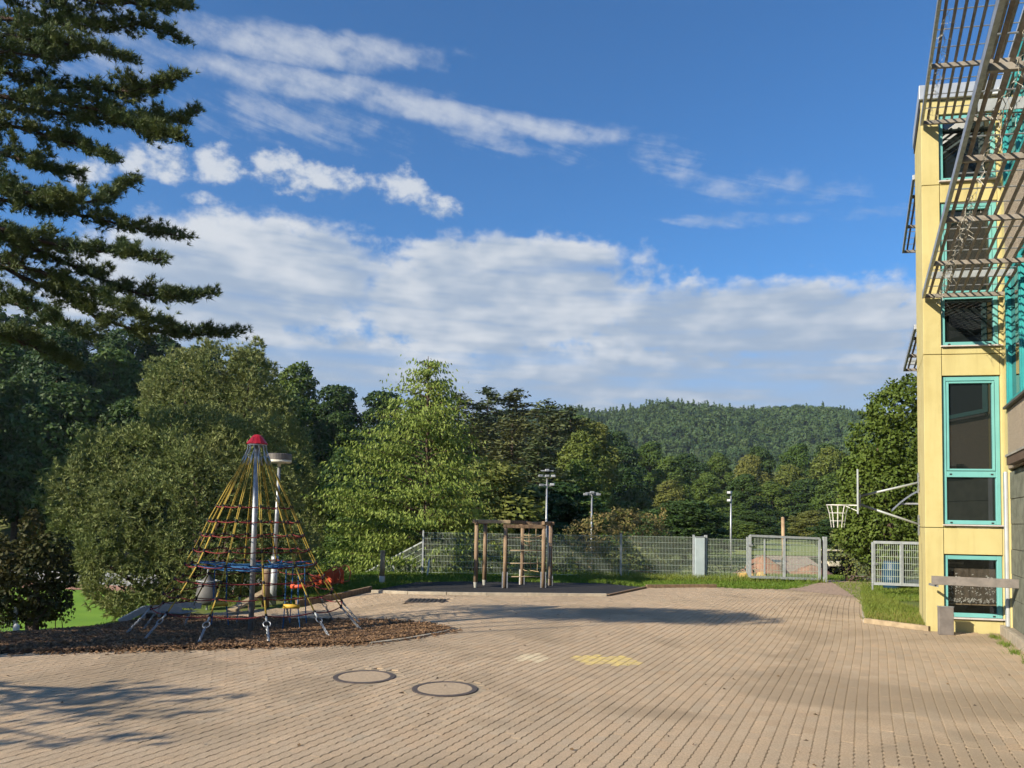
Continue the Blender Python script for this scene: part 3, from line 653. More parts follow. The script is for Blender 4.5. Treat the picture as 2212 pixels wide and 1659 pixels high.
# main block: long facade coming towards the camera, and its continuation behind the tower
def FP(t, d, z): return B0 + T * 0.012 - U * t - W * d + ZV * z        # t towards the camera, d proud of the facade
school = thing('school_building', 'school facade with pebbledash panels and teal windows at the right edge', 'building', FP(0.2, 0, 0))
MB().prism([tuple((FP(0.02, -0.08, 0))[:2]), tuple(FP(12.5, -0.08, 0)[:2]), tuple(FP(12.5, -6, 0)[:2]), tuple(FP(-12, -6, 0)[:2]), tuple(FP(-12, -0.3, 0)[:2]), tuple(FP(-2.9, -0.3, 0)[:2])], -0.1, 10.0).build('wall_core', M_COND, school)
MB().prism([tuple(FP(0.0, 0.05, 0)[:2]), tuple(FP(12.5, 0.05, 0)[:2]), tuple(FP(12.5, -6.1, 0)[:2]), tuple(FP(-12.1, -6.1, 0)[:2]), tuple(FP(-12.1, -0.25, 0)[:2]), tuple(FP(-2.9, -0.25, 0)[:2])], 10.004, 10.26).build('roof_edge', M_FLASH, school)
def slab(name, t0, t1, z0, z1, d0, d1, m, par=None, bevel=0.0):
    mb = MB(); mb.prism([tuple(FP(t0, d0, 0)[:2]), tuple(FP(t0, d1, 0)[:2]), tuple(FP(t1, d1, 0)[:2]), tuple(FP(t1, d0, 0)[:2])], z0, z1)
    return mb.build(name, m, par or school, bevel=bevel)
slab('corner_strip', 0.03, 0.30, 0.15, 10.0, -0.05, 0.03, M_YEL)
slab('downpipe', 0.13, 0.27, 0.15, 2.96, 0.031, 0.09, M_FLASH, bevel=0.02)
nb = 0
for t0, t1 in ((0.30, 1.55), (1.56, 2.8), (2.81, 4.05), (4.06, 5.3), (5.31, 6.6), (6.61, 7.9), (7.91, 9.2), (9.21, 10.5), (10.51, 11.8)):
    for z0, z1 in ((0.16, 0.66), (0.67, 1.10), (1.11, 1.55), (1.56, 2.0), (2.01, 2.45), (2.46, 2.94)):
        if t0 < 3 or z0 < 0.5: slab('concrete_block', t0, t1, z0, z1, -0.05, 0.0 + 0.004 * (nb % 3), M_COND, bevel=0.004); nb += 1
    slab('pebbledash_panel', t0 + 0.002, t1, 3.0, 4.08, -0.05, 0.03, M_PEB, bevel=0.006)
    slab('pebbledash_panel', t0 + 0.002, t1, 6.62, 8.15, -0.05, 0.03, M_PEB, bevel=0.006)
    for z0, z1 in ((4.16, 6.56), (8.22, 9.9)):
        c = (t0 + t1) / 2
        fr = slab('facade_window_frame', t0 + 0.0, t0 + 0.10, z0, z1, -0.04, 0.04, M_TURD)
        slab('frame_edge', t0 + 0.101, t0 + 0.16, z0, z1, -0.04, 0.025, M_TURD, fr)
        slab('pane', t0 + 0.16, t1 - 0.02, z0 + 0.08, z1 - 0.08, -0.045, -0.03, M_GLASS, fr)
        slab('rail', t0 + 0.16, t1, z0, z0 + 0.08, -0.04, 0.02, M_TURD, fr); slab('rail', t0 + 0.16, t1, z1 - 0.08, z1, -0.04, 0.02, M_TURD, fr)
    slab('sill', t0, t1, 4.09, 4.13, -0.05, 0.10, mat('slate_sill', (0.10, 0.095, 0.09), (0.07, 0.065, 0.06), 6, 0.6))
    if t0 > 3: slab('door_glass', t0 + .1, t1 - .1, 0.7, 2.9, -0.06, -0.05, M_GLASS); slab('door_post', t0 - .05, t0 + .08, 0.16, 2.95, -0.05, 0.02, M_TUR)
# door canopy with a brown soffit
can = slab('door_canopy', 1.02, 6.0, 3.02, 3.16, 0.032, 0.16, mat('canopy_brown', (0.12, 0.085, 0.06), (0.09, 0.06, 0.045), 4, 0.8)); can['label'] = 'brown canopy edge over the door'
slab('canopy_flashing', 1.0, 6.02, 3.161, 3.20, 0.032, 0.18, M_CON, can)
# ramp slab
ramp = thing('concrete_ramp', 'low concrete ramp slab in the bottom right corner by the building', 'ramp', FP(0.6, 0.5, 0))
e0 = gp(2150, 1359); e1 = e0 - U * 5.0
MB().prism([tuple(e0[:2]), tuple(e1[:2]), tuple((e1 + W * 1.6)[:2]), tuple((e0 + W * 0.55)[:2])], -0.05, 0.15).build('slab', mat('ramp_concrete', (0.36, 0.31, 0.24), (0.27, 0.235, 0.185), 4, 0.9, 0.4, 50), ramp, bevel=0.012)
for k in range(5): 
    a = e0 - U * (0.03 + k) + W * 0.004
    MB().prism([tuple((a - W * 0.02)[:2]), tuple((a - U * 0.985 - W * 0.02)[:2]), tuple((a - U * 0.985 + W * 0.05)[:2]), tuple((a + W * 0.05)[:2])], -0.04, 0.158).build('edge_block', M_KERB, ramp, bevel=0.006)

# sunshades: cantilevered louvres, slats parallel to the facade
ZA, ZB = ZP(640, 2001), ZP(268, 2001)
def sunshade(z, t0, t1, arms, label, nsl=10):
    """frame mesh with one child per slat; t along -U from the tower front"""
    def Q(t, f, zz): return A0 + T * (f * FWID) - U * t + NF * 0.03 + ZV * (z + zz)     # f 0 outer edge .. 1 facade
    mb = MB()
    mb.bar(Q(t0, 0.0, 0.0), Q(t1, 0.0, 0.0), 0.05, 0.11)
    fr = mb.build('sunshade_frame', M_STEEL, school, bevel=0.004); fr['label'] = label
    k = t0
    n = 0
    while k < t1 - 0.05:
        MB().bar(Q(k + 0.03, 0.022, -0.02), Q(k + 0.03, 0.985, -0.02), 0.05, 0.075).build('cross_beam', M_SLAT, fr, bevel=0.004)
        for q in (0.25, 0.5, 0.75):
            if k + q * 1.935 < t1: MB().tube([Q(k + q * 1.935, 0.02, 0.035), Q(k + q * 1.935, 0.985, 0.035)], 0.009, 6).build('tie_rod', M_STEEL, fr)
        k += 1.935; n += 1
    for i in range(nsl):
        f = 0.075 + 0.90 * i / (nsl - 1)
        a, b = Q(t0 + 0.01, f, 0.03), Q(t1, f, 0.03)
        MB().bar(a, b, 0.042, 0.020, up=ZV * 0.85 + W * 0.55).build('slat', M_SLAT, fr)
    for k in arms:
        MB().bar(Q(k, 0.05, 0.10), Q(k, 1.0, 0.10), 0.012, 0.13).build('bracket_arm', M_STEELW, fr)
        MB().tube([Q(k + 0.012, 0.93, 0.10), Q(k - 0.012, 0.93, 0.10)], 0.03, 10).build('bolt', M_STEEL, fr)
    return fr
sunshade(ZA, 0.05, 10.2, (0.98, 6.9), 'long louvred sunshade of the first floor, nearest the camera')
sunshade(ZB, 0.05, 10.2, (5.2,), 'louvred sunshade of the top floor over the upper tower window')
sunshade(ZA, -7.35, -2.4, (-6.8,), 'lower sunshade behind the tower seen past its left edge', 9)
sunshade(ZB, -7.35, -2.4, (), 'upper sunshade behind the tower seen past its left edge', 9)
# curved canopy behind the tower
cc = MB(); n = 10; ca = at(1985, 1040, 18.4); V = []
for i in range(n + 1):
    t_ = i / n; s_ = 0.15 - 1.05 * t_; zz = 2.98 - 0.62 * t_ ** 1.9
    for k in (0, 1): V.append(np.array([ca[0] + 0.35, ca[1], 0]) + W * (s_ + 0.0) + U * (0.9 * k) + ZV * zz)
for i in range(n + 1):
    t_ = i / n; s_ = 0.15 - 1.05 * t_; zz = 2.93 - 0.62 * t_ ** 1.9
    for k in (0, 1): V.append(np.array([ca[0] + 0.35, ca[1], 0]) + W * (s_ + 0.0) + U * (0.9 * k) + ZV * zz)
F = []; m_ = 2 * (n + 1)
for i in range(n): F += [(2 * i, 2 * i + 1, 2 * i + 3, 2 * i + 2), (m_ + 2 * i, m_ + 2 * i + 2, m_ + 2 * i + 3, m_ + 2 * i + 1), (2 * i, 2 * i + 2, m_ + 2 * i + 2, m_ + 2 * i), (2 * i + 1, m_ + 2 * i + 1, m_ + 2 * i + 3, 2 * i + 3)]
F += [(0, m_, m_ + 1, 1), (2 * n, 2 * n + 1, m_ + 2 * n + 1, m_ + 2 * n)]
cc.add(V, F).build('curved_canopy', mat('blue_grey_sheet', (0.22, 0.25, 0.30), (0.17, 0.195, 0.24), 5, 0.45, metal=0.4), school)['label'] = 'small curved grey canopy jutting out behind the tower'
for k in (0.1, 0.8):
    MB().bar(np.array([ca[0] + 0.35, ca[1], 0]) + W * 0.9 + U * k + ZV * 2.5, np.array([ca[0] + .35, ca[1], 0]) - W * 0.7 + U * k + ZV * 2.5, 0.04).build('canopy_strut', M_STEEL, school)

# icicle light strings hung in the louvres
def lights(label, z, t0, t1, f, drop, loc):
    t = thing('light_string', label, 'lights', loc, 'icicle light strings in the sunshades')
    random.seed(int(z * 10)); wire = MB(); bulbs = MB(); p = []
    def Q(tt, ff, zz): return A0 + T * (ff * FWID) - U * tt + NF * 0.03 + ZV * (z + zz)
    n = int((t1 - t0) / 0.10)
    main = [Q(t0 + (t1 - t0) * i / n, f + random.uniform(-.03, .03), -0.03 + 0.03 * math.sin(i) + random.uniform(-.02, .02)) for i in range(n + 1)]
    wire.tube(main, 0.004, 4)
    for q in main[::1]:
        if random.random() < 0.8:
            L = random.uniform(0.06, drop); m = 4; s = [q]; c = q.copy()
            for k in range(m): c = c + np.array([random.uniform(-.06, .06), random.uniform(-.06, .06), -L / m]); s.append(c)
            wire.tube(s, 0.0022, 4)
            for c in s[1:]:
                bulbs.tube([c, c - (0, 0, 0.012)], 0.004, 5)
    wire.build('wire', mat('clear_cable', (0.58, 0.55, 0.46), (0.45, 0.42, 0.35), 20, 0.4), t); tag(bulbs.build('bulbs', mat('bulb_glass', (0.62, 0.60, 0.54), (0.5, 0.48, 0.44), 20, 0.2), t), kind='stuff')
lights('tangled icicle light string along the nearest louvred sunshade', ZA - 0.03, 0.15, 8.5, 0.19, 0.36, A0 + ZV * 6)
lights('icicle light string along the outer edge of the top floor sunshade', ZB - 0.03, 0.4, 3.6, 0.085, 0.22, A0 + ZV * 9)

# steel rail and sheet-metal post before the basement window
r0 = at(2012, 1253, 13.35); r1 = r0 + W * 1.36
g_ = thing('guard_rail', 'grey steel guard rail across the basement window of the tower', 'rail', (r0[0], r0[1], 0))
MB().bar(r0, r1, 0.035, 0.155).build('beam', mat('dull_zinc', (0.24, 0.215, 0.195), (0.18, 0.165, 0.15), 9, 0.6, metal=0.25), g_, bevel=0.005)
MB().obox(r0 + W * 0.10 - NF * 0.20 - ZV * 0.10, NF, T, ZV, 0.20, 0.012, 0.02).build('wall_bracket', M_STEEL, g_)
MB().bar(r0 + W * 1.33 - ZV * 0.05, r0 + W * 1.36 + W * 0.14 - ZV * 0.05, 0.05, 0.16).build('wall_bracket', M_STEEL, g_)
b0 = at(2043, 1361, 13.42); b0[2] = 0.0; mp = thing('metal_post', 'short wide zinc sheet post standing before the basement window', 'post', b0)
MB().obox(b0 + ZV * 0.25, T, NF, ZV, 0.125, 0.035, 0.25).build('sheet_cover', mat('post_zinc', (0.26, 0.235, 0.22), (0.20, 0.18, 0.17), 6, 0.55, metal=0.3), mp, bevel=0.008)
MB().obox(b0 + ZV * 0.505, T, NF, ZV, 0.13, 0.04, 0.006).build('cap', M_STEEL, mp)

# basketball hoop bracketed to the tower's side
N_ = -W; hb = A0 + U * 1.50; hoop = thing('basketball_hoop', 'basketball hoop with chain net on two arms from the yellow tower', 'basketball hoop', (hb[0], hb[1], 2.0))
q = hb + N_ * 1.12
up0, up1 = hb + ZV * 2.84, q + ZV * 2.55; lo0, lo1 = hb + ZV * 1.97, q + ZV * 2.38
MB().tube([up0, up1], 0.024, 10).build('upper_arm', M_STEELW, hoop, True); MB().tube([lo0, lo1], 0.024, 10).build('lower_arm', M_STEELW, hoop, True)
for z in (2.84, 1.97):
    mb = MB()
    for k in (-0.16, -0.02, 0.12): mb.bar(hb + N_ * 0.012 - U * 0.08 + ZV * (z + k), hb + N_ * 0.012 + U * 0.08 + ZV * (z + k), 0.02)
    for k in (-0.07, 0.07): mb.bar(hb + N_ * 0.02 + U * k + ZV * (z - 0.22), hb + N_ * 0.02 + U * k + ZV * (z + 0.2), 0.018)
    mb.build('wall_plate', M_STEEL, hoop)
bd = MB().obox(q + N_ * 0.03 + ZV * 2.63, U, N_, ZV, 0.60, 0.016, 0.46).build('backboard', M_STEELW, hoop, bevel=0.004)
MB().obox(q - N_ * 0.01 + ZV * 2.46, U, N_, ZV, 0.10, 0.016, 0.15).build('mount_plate', M_STEEL, hoop)
rc = q + N_ * (0.05 + 0.15 + 0.225) + ZV * 2.36; ring = [rc + 0.225 * (math.cos(a) * U + math.sin(a) * N_) for a in np.linspace(0, 2 * math.pi, 33)]
MB().tube(ring, 0.009, 8, False).build('rim', M_WHITE, hoop, True)
mb = MB()
for s_ in (-0.07, 0.07): mb.bar(q + N_ * 0.05 + U * s_ + ZV * 2.36, rc - N_ * 0.20 + U * s_ * 1.3, 0.018)
mb.bar(q + N_ * 0.05 + ZV * 2.24, rc - N_ * 0.16 - ZV * 0.02, 0.014); mb.build('rim_bracket', M_WHITE, hoop)
net = MB(); R_ = [0.225, 0.175, 0.150, 0.130]; Z_ = [0, -0.17, -0.34, -0.48]
for k in range(10):
    a = k * math.tau / 10
    net.tube([rc + r * (math.cos(a) * U + math.sin(a) * N_) + ZV * z for r, z in zip(R_, Z_)], 0.0055, 5)
for r, z in zip(R_[1:3], Z_[1:3]): net.tube([rc + r * (math.cos(a) * U + math.sin(a) * N_) + ZV * z for a in np.linspace(0, math.tau, 21)], 0.0055, 5, False)
net.build('chain_net', M_WHITE, hoop)
# ------------------------------------------------------------------ rope pyramid
random.seed(21)
pc = at(541, 1376, 13.0); pc[2] = float(zg(pc[0], pc[1])) + 0.02
pyr = thing('rope_pyramid', 'climbing pyramid of yellow and red ropes with a red cap', 'climbing net', pc)
MB().tube([pc - (0, 0, 0.1), pc + (0, 0, 3.3)], 0.045, 16).build('mast', M_STEEL, pyr, True)
MB().lathe(pc, [(0.175, 3.28), (0.18, 3.295), (0.17, 3.31), (0.09, 3.42), (0.05, 3.45), (0.02, 3.455)], 14).build('cap', M_RED, pyr)
MB().lathe(pc, [(0.165, 3.262), (0.165, 3.276), (0.05, 3.276)], 16).build('cap_plate', M_STEEL, pyr)
RH = [(0.20, 3.05), (0.634, 2.18), (0.756, 1.93), (0.854, 1.69), (0.967, 1.44), (1.09, 1.20), (1.24, 0.96), (1.40, 0.72), (1.58, 0.48)]
NR = 12; ph0 = math.radians(270 - 3)
nodes = {}
for k in range(NR):
    a = ph0 + k * math.tau / NR; c, s = math.cos(a), math.sin(a); tang = np.array([-s, c, 0])
    pts = [pc + (r * c, r * s, z) for r, z in RH]
    for off in (-1, 1):                                     # each strand is doubled and closes up downwards
        MB().tube([p + tang * off * (0.017 * max(0.25, 1 - i / 6)) for i, p in enumerate(pts)], 0.0095, 6).build('main_rope', M_YROPE, pyr, True)
    for i in range(1, 9): nodes[(k, i)] = pts[i]
    # ferrules and shackles under the cap
    MB().tube([pts[0] + (0, 0, .02), pts[0] + (0.05 * c, 0.05 * s, -0.12)], 0.019, 8).build('ferrule', M_STEELW, pyr, True)
    MB().tube([pc + (0.15 * c, 0.15 * s, 3.27), pc + (0.16 * c + tang[0] * .02, 0.16 * s + tang[1] * .02, 3.19), pts[0] + (0, 0, .03)], 0.009, 6).build('shackle', M_STEEL, pyr)
    # chain link to the ground anchor
    ax, ay = pc[0] + 1.93 * c, pc[1] + 1.93 * s; an = np.array([ax, ay, float(zg(ax, ay)) + 0.03]); p = pts[-1]
    MB().tube([p, p + (an - p) * 0.22], 0.017, 8).build('turnbuckle', M_STEELW, pyr, True)
    rc_ = p + (an - p) * 0.32; dd = (an - p) / np.linalg.norm(an - p); e_ = np.cross(dd, tang)
    MB().tube([rc_ + 0.055 * (math.cos(t) * dd + math.sin(t) * tang) for t in np.linspace(0, math.tau, 15)], 0.008, 6, False).build('ring', M_STEEL, pyr)
    ch = MB(); L = np.linalg.norm(an - p); n = 9
    for j in range(n):
        f0 = 0.42 + 0.58 * j / n; cc_ = p + (an - p) * (f0 + 0.03); sd = tang if j % 2 else e_
        ch.tube([cc_ + 0.034 * math.cos(t) * dd + 0.016 * math.sin(t) * sd for t in np.linspace(0, math.tau, 9)], 0.007, 5, False)
    ch.build('anchor_chain', M_STEEL, pyr)
for i in range(1, 9):
    for k in range(NR):
        a, b = nodes[(k, i)], nodes[((k + 1) % NR, i)]; sag = 0.015 + 0.02 * i / 8 + random.uniform(0, .012)
        MB().tube([a + (b - a) * t - (0, 0, sag * 4 * t * (1 - t)) for t in np.linspace(0, 1, 6)], 0.0095, 6).build('ring_rope', M_RROPE, pyr, True)
    for k in range(NR):
        p = nodes[(k, i)]; MB().lathe(p, [(0.012, -0.035), (0.023, -0.018), (0.023, 0.018), (0.012, 0.035)], 8).build('knot_clamp', M_BLACK, pyr)
# inner blue nest net and hanging blue ropes with seats
for j in range(16):
    a0 = random.uniform(0, 6.28); a1 = a0 + random.uniform(1.6, 4.4); r = random.uniform(0.85, 1.08)
    p = pc + (r * math.cos(a0), r * math.sin(a0), 1.18 + random.uniform(-.04, .05)); q = pc + (r * math.cos(a1), r * math.sin(a1), 1.18 + random.uniform(-.04, .05))
    MB().tube([p + (q - p) * t - (0, 0, 0.22 * t * (1 - t) * random.uniform(.6, 1.4)) for t in np.linspace(0, 1, 7)], 0.0095, 6).build('nest_rope', M_BROPE, pyr, True)
for (dx, dy, zt, zs, m) in ((0.62, 0.25, 1.08, 0.43, M_YROPE), (-0.75, 0.5, 1.05, 0.42, M_YROPE), (0.55, 0.9, 1.1, 0.72, M_ORED)):
    for s in (-0.11, 0.11):
        MB().tube([pc + (dx + s, dy, zt), pc + (dx + s * 1.05, dy, zs), pc + (dx + s * 1.4, dy + .05, 0.04)], 0.010, 6).build('hanging_rope', M_BROPE, pyr)
    MB().tube([pc + (dx - 0.14, dy, zs), pc + (dx + 0.14, dy, zs)], 0.04, 10).build('seat', mat('yellow_plastic', (0.60, 0.38, 0.05), (0.55, 0.34, 0.04), 6, 0.5) if m is M_YROPE else m, pyr, True)

# ------------------------------------------------------------------ lamp post
lb = at(589, 1312, 17.7); lb[2] = float(zg(lb[0], lb[1])); lt = at(603, 1003, 17.7)
lamp = thing('lamp_post', 'grey lamp post with a flat drum luminaire behind the rope pyramid', 'street lamp', lb)
MB().tube([lb, lb + (lt - lb) * 0.30], 0.075, 14).build('base_sleeve', M_STEELW, lamp, True)
MB().tube([lb + (lt - lb) * 0.30, lb + (lt - lb) * 0.345], 0.088, 14).build('collar', M_STEEL, lamp, True)
MB().tube([lb + (lt - lb) * 0.345, lb + (lt - lb) * 0.6, lt - (0, 0, 0.05)], [0.055, 0.046, 0.034], 12).build('pole', M_STEEL, lamp, True)
MB().lathe(lt, [(0.04, -0.06), (0.05, 0.02), (0.26, 0.03), (0.285, 0.05), (0.285, 0.10), (0.03, 0.10)], 28).build('diffuser', mat('opal_glass', (0.80, 0.76, 0.62), (0.74, 0.70, 0.57), 4, 0.3), lamp, True)
MB().lathe(lt, [(0.05, 0.101), (0.292, 0.101), (0.292, 0.235), (0.27, 0.25), (0.02, 0.262)], 28).build('hood', mat('lamp_hood', (0.17, 0.155, 0.145), (0.12, 0.11, 0.10), 6, 0.5, metal=0.3), lamp)
wp = at(573, 1312, 17.4); wp[2] = float(zg(wp[0], wp[1]))
wpt = thing('wooden_post', 'grey round wooden post close beside the lamp post', 'post', wp)
MB().tube([wp, wp + (0, 0, 0.85)], 0.09, 14).build('shaft', M_WOOD, wpt, True); MB().tube([wp + (0, 0, .85), wp + (0, 0, .88)], [0.09, 0.06], 14).build('top', M_WOODL, wpt)

# ------------------------------------------------------------------ red hill slide with loop handles
sb = at(712, 1264, 20.3); sb[2] = max(sb[2], float(zg(sb[0], sb[1])) + 0.05)
sd = np.array([-0.97, 0.22, 0.]); sn = np.array([0.22, 0.97, 0.])
slide = thing('red_slide', 'orange red hill slide with two loop handles on the lawn', 'slide', sb)
for k in (0, 1):
    o = sb + sn * (0.42 * k) + np.array([0.10 * k + 0.1, 0, 0.02 * k])
    poly = [(0, -0.02), (0.10, 0.0), (1.45, -0.06), (1.42, 0.03), (0.85, 0.17), (0.40, 0.29), (0.10, 0.44), (0.0, 0.34)]
    V = [o + sd * a + ZV * b - sn * 0.012 for a, b in poly] + [o + sd * a + ZV * b + sn * 0.012 for a, b in poly]; n = len(poly)
    MB().add(V, [tuple(range(n)), tuple(range(2 * n - 1, n - 1, -1))] + [(i, n + i, n + (i + 1) % n, (i + 1) % n) for i in range(n)]).build('side_panel', M_ORED, slide)
    hp = [o + sd * 0.30 + ZV * 0.25, o + sd * 0.10 + ZV * 0.42, o - sd * 0.02 + ZV * 0.50, o - sd * 0.13 + ZV * 0.47, o - sd * 0.20 + ZV * 0.30, o - sd * 0.16 + ZV * 0.08, o + sd * 0.02 + ZV * 0.03]
    MB().tube(hp, 0.018, 8).build('loop_handle', mat('orange_tube', (0.62, 0.19, 0.09), (0.55, 0.16, 0.07), 6, 0.45), slide, True)
MB().add([sb + sd * a + ZV * b + sn * c for c in (0.01, 0.41) for a, b in ((0.05, 0.16), (0.4, 0.10), (0.9, 0.0), (1.5, -0.14), (2.1, -0.40))], [(i, i + 1, i + 6, i + 5) for i in range(4)]).build('chute', M_STEELW, slide)
# grey hill slide rim at the crest of the chip bed
gs = [at(258, 1344, 14.6), at(312, 1315, 15.0), at(345, 1314, 15.3), at(392, 1316, 15.6)]
gr = thing('metal_slide', 'grey metal slide rim rising from the bank left of the pyramid', 'slide', (gs[0][0], gs[0][1], float(zg(gs[0][0], gs[0][1]))))
mb = MB(); off = np.array([0.15, 0.62, 0.0])
for a, b in zip(gs[:-1], gs[1:]): mb.bar(a, b, 0.05, 0.12)
mb.build('front_rim', M_STEELW, gr)
mb = MB()
for a, b in zip(gs[:-1], gs[1:]): mb.bar(a + off, b + off, 0.05, 0.12)
mb.build('rear_rim', M_STEELW, gr)
MB().add([p + off * k - (0, 0, 0.10) for p in gs for k in (0.04, 0.96)], [(2 * i, 2 * i + 1, 2 * i + 3, 2 * i + 2) for i in range(3)]).build('chute', M_STEEL, gr)
for p in gs[1:3]:
    for p_ in (p, p + off): MB().bar(p_ - (0, 0, 0.06), np.array([p_[0], p_[1], float(zg(p_[0], p_[1])) - 0.05]), 0.05).build('support', M_STEEL, gr)
# seesaw behind the pyramid
s0, s1 = at(500, 1319, 16.2), at(540, 1296, 17.0)
ss = thing('seesaw', 'weathered wooden seesaw tilted up behind the rope pyramid', 'seesaw', (*(s0 + s1)[:2] / 2, float(zg(*((s0 + s1) / 2)[:2]))))
e2 = s1 + (s1 - s0) * 1.2
MB().bar(s0, e2, 0.20, 0.06).build('plank', M_WOODL, ss, bevel=0.01)
m_ = (s0 + e2) / 2; MB().bar(m_ - (0, 0, .03), np.array([m_[0], m_[1], float(zg(m_[0], m_[1])) - .05]), 0.12).build('pivot', M_WOOD, ss)
MB().tube([e2 - (e2 - s0) * 0.1, e2 - (e2 - s0) * 0.1 + (0.18, 0, 0.35)], 0.015, 8).build('handle', M_RED, ss)
# white sack hanging on a stand behind the net
wb = at(447, 1312, 17.0); wb[2] = float(zg(wb[0], wb[1]))
sk = thing('waste_sack', 'pale plastic waste sack on a stand seen through the left of the net', 'sack', wb)
n = 14; V = []
prof = [(0.02, 0.78), (0.07, 0.72), (0.18, 0.60), (0.20, 0.52), (0.23, 0.36), (0.26, 0.20), (0.20, 0.10), (0.02, 0.09)]
for r, z in prof:
    for k in range(n):
        a = math.tau * k / n; rr = r * (1 + 0.12 * math.sin(3 * a + z * 9)); V.append(wb + (rr * math.cos(a), rr * math.sin(a) * .7, z))
MB().add(V, [(i * n + k, i * n + (k + 1) % n, (i + 1) * n + (k + 1) % n, (i + 1) * n + k) for i in range(len(prof) - 1) for k in range(n)]).build('sack', mat('pale_plastic', (0.12, 0.12, 0.118), (0.085, 0.085, 0.083), 4, 0.5), sk, True)
MB().tube([wb - (0, 0, .03), wb + (0, 0, 0.9)], 0.025, 8).build('stand', M_STEEL, sk)
MB().tube([wb + (0.26 * math.cos(a), 0.19 * math.sin(a), 0.64) for a in np.linspace(0, math.tau, 21)], 0.01, 6, False).build('hoop', M_STEEL, sk)

# ------------------------------------------------------------------ wooden climbing frame
cf0 = gp(1106, 1267); cf = thing('climbing_frame', 'timber climbing frame with rungs and rope net on the rubber mat', 'climbing frame', (cf0[0], cf0[1], 0.02))
PX = {'a': (1027, 1270.5), 'b': (1046, 1265), 'c': (1090, 1271.5), 'd': (1127, 1264), 'e': (1173, 1271), 'f': (1188, 1266)}
PP = {k: gp(*v) for k, v in PX.items()}
HT = 1.68
for k, p in PP.items():
    z0 = 0.17 if k in 'ab' else 0.03
    MB().tube([p + (0, 0, z0), p + (0.004, 0, 0.9), p + (0, 0, HT + (0.0 if k in 'ce' else 0.10))], [0.060, 0.058, 0.056], 14).build('post', mat('post_timber', (0.30, 0.215, 0.14), (0.20, 0.14, 0.09), 6, 0.85, 0.4, 30, stretch=(3, 3, 0.5)), cf, True)
    if k in 'ab': MB().lathe(p, [(0.042, 0.0), (0.062, 0.17), (0.03, 0.175)], 10).build('concrete_foot', mat('pale_foot', (0.42, 0.42, 0.38), (0.34, 0.34, 0.30), 8, 0.8), cf)
    else:
        m = M_WHITE if k in 'df' else M_STEEL
        for s in (-1, 1): MB().box(p[0] + s * 0.062 - 0.018, p[0] + s * 0.062 + 0.018, p[1] - 0.035, p[1] + 0.035, 0.018, 0.46 if s < 0 or k not in 'df' else 0.3).build('steel_shoe', m if s < 0 else M_STEEL, cf)
def beam(a, b, z, h=0.10, w=0.09, ext=0.12, m=None):
    a, b = np.array([*a[:2], z]), np.array([*b[:2], z]); d = (b - a) / np.linalg.norm(b - a)
    MB().bar(a - d * ext, b + d * ext, w, h).build('beam', m or M_WOODL, cf, bevel=0.01)
beam(PP['a'], PP['c'] + (0.02, 0.10, 0), HT + 0.175, ext=0.11)
beam(PP['a'], PP['b'], HT + 0.15, ext=0.10, m=M_WOOD)
beam(PP['c'], PP['e'], HT + 0.05, ext=0.06, m=M_WOOD)
beam(PP['c'] + (0.0, 0.12, 0), PP['d'] + (0.1, 0.1, 0), HT + 0.16, ext=0.05, m=M_WOOD)
beam(PP['e'], PP['f'] + (0.0, 0.1, 0), HT + 0.155, ext=0.10, m=M_WOOD)
beam(PP['d'], PP['f'], HT + 0.14, ext=0.10, m=M_WOOD)
for z in (0.33, 0.70, 1.06, 1.42, 1.0 + 0.0):
    if z != 1.0: MB().tube([PP['c'] + (0, 0, z), PP['e'] + (0, 0, z)], 0.016, 8).build('rung', M_WOODL, cf, True)
nt_ = MB(); a_, b_ = PP['d'], PP['e'] + (0.0, 0.35, 0)
for f in (0.36, 0.70): nt_.tube([a_ + (b_ - a_) * f + (0.03 * math.sin(z * 3), 0, z) for z in np.linspace(0.42, 1.74, 9)], 0.012, 6)
for z in (0.48, 0.95, 1.22, 1.34, 1.50): nt_.tube([a_ + (b_ - a_) * f + (0, 0, z - 0.05 * f * (1 - f) * 4 + 0.02 * math.sin(f * 9 + z * 7)) for f in np.linspace(0, 1, 7)], 0.012, 6)
nt_.build('rope_net', M_NETROPE, cf, True)
MB().tube([PP['e'] + (0.13, .1, 0.02), PP['e'] + (0.13, .1, 1.76)], 0.016, 8).build('climbing_pole', M_STEEL, cf, True)
mb = MB()
for i in range(26): mb.tube([PP['e'] + (0.20 + 0.012 * math.cos(t) * (i % 2), 0.1 + 0.012 * math.cos(t) * ((i + 1) % 2), 0.25 + i * 0.058 + 0.034 * math.sin(t)) for t in np.linspace(0, math.tau, 9)], 0.005, 5, False)
mb.build('hanging_chain', M_STEEL, cf)
# single bollard post on the lawn
bp = gp(825, 1259); bo = thing('timber_bollard', 'round timber post with a white foot on the lawn left of the mat', 'post', bp)
MB().tube([bp + (0, 0, 0.2), bp + (0, 0, 0.92)], [0.075, 0.068], 14).build('shaft', M_WOODL, bo, True); MB().lathe(bp, [(0.07, -0.02), (0.088, 0.2), (0.05, 0.205)], 12).build('white_foot', M_WHITE, bo)
MB().tube([bp + (0, 0, .92), bp + (0, 0, .945)], [0.082, 0.06], 14).build('end_cap', M_WOODL, bo)

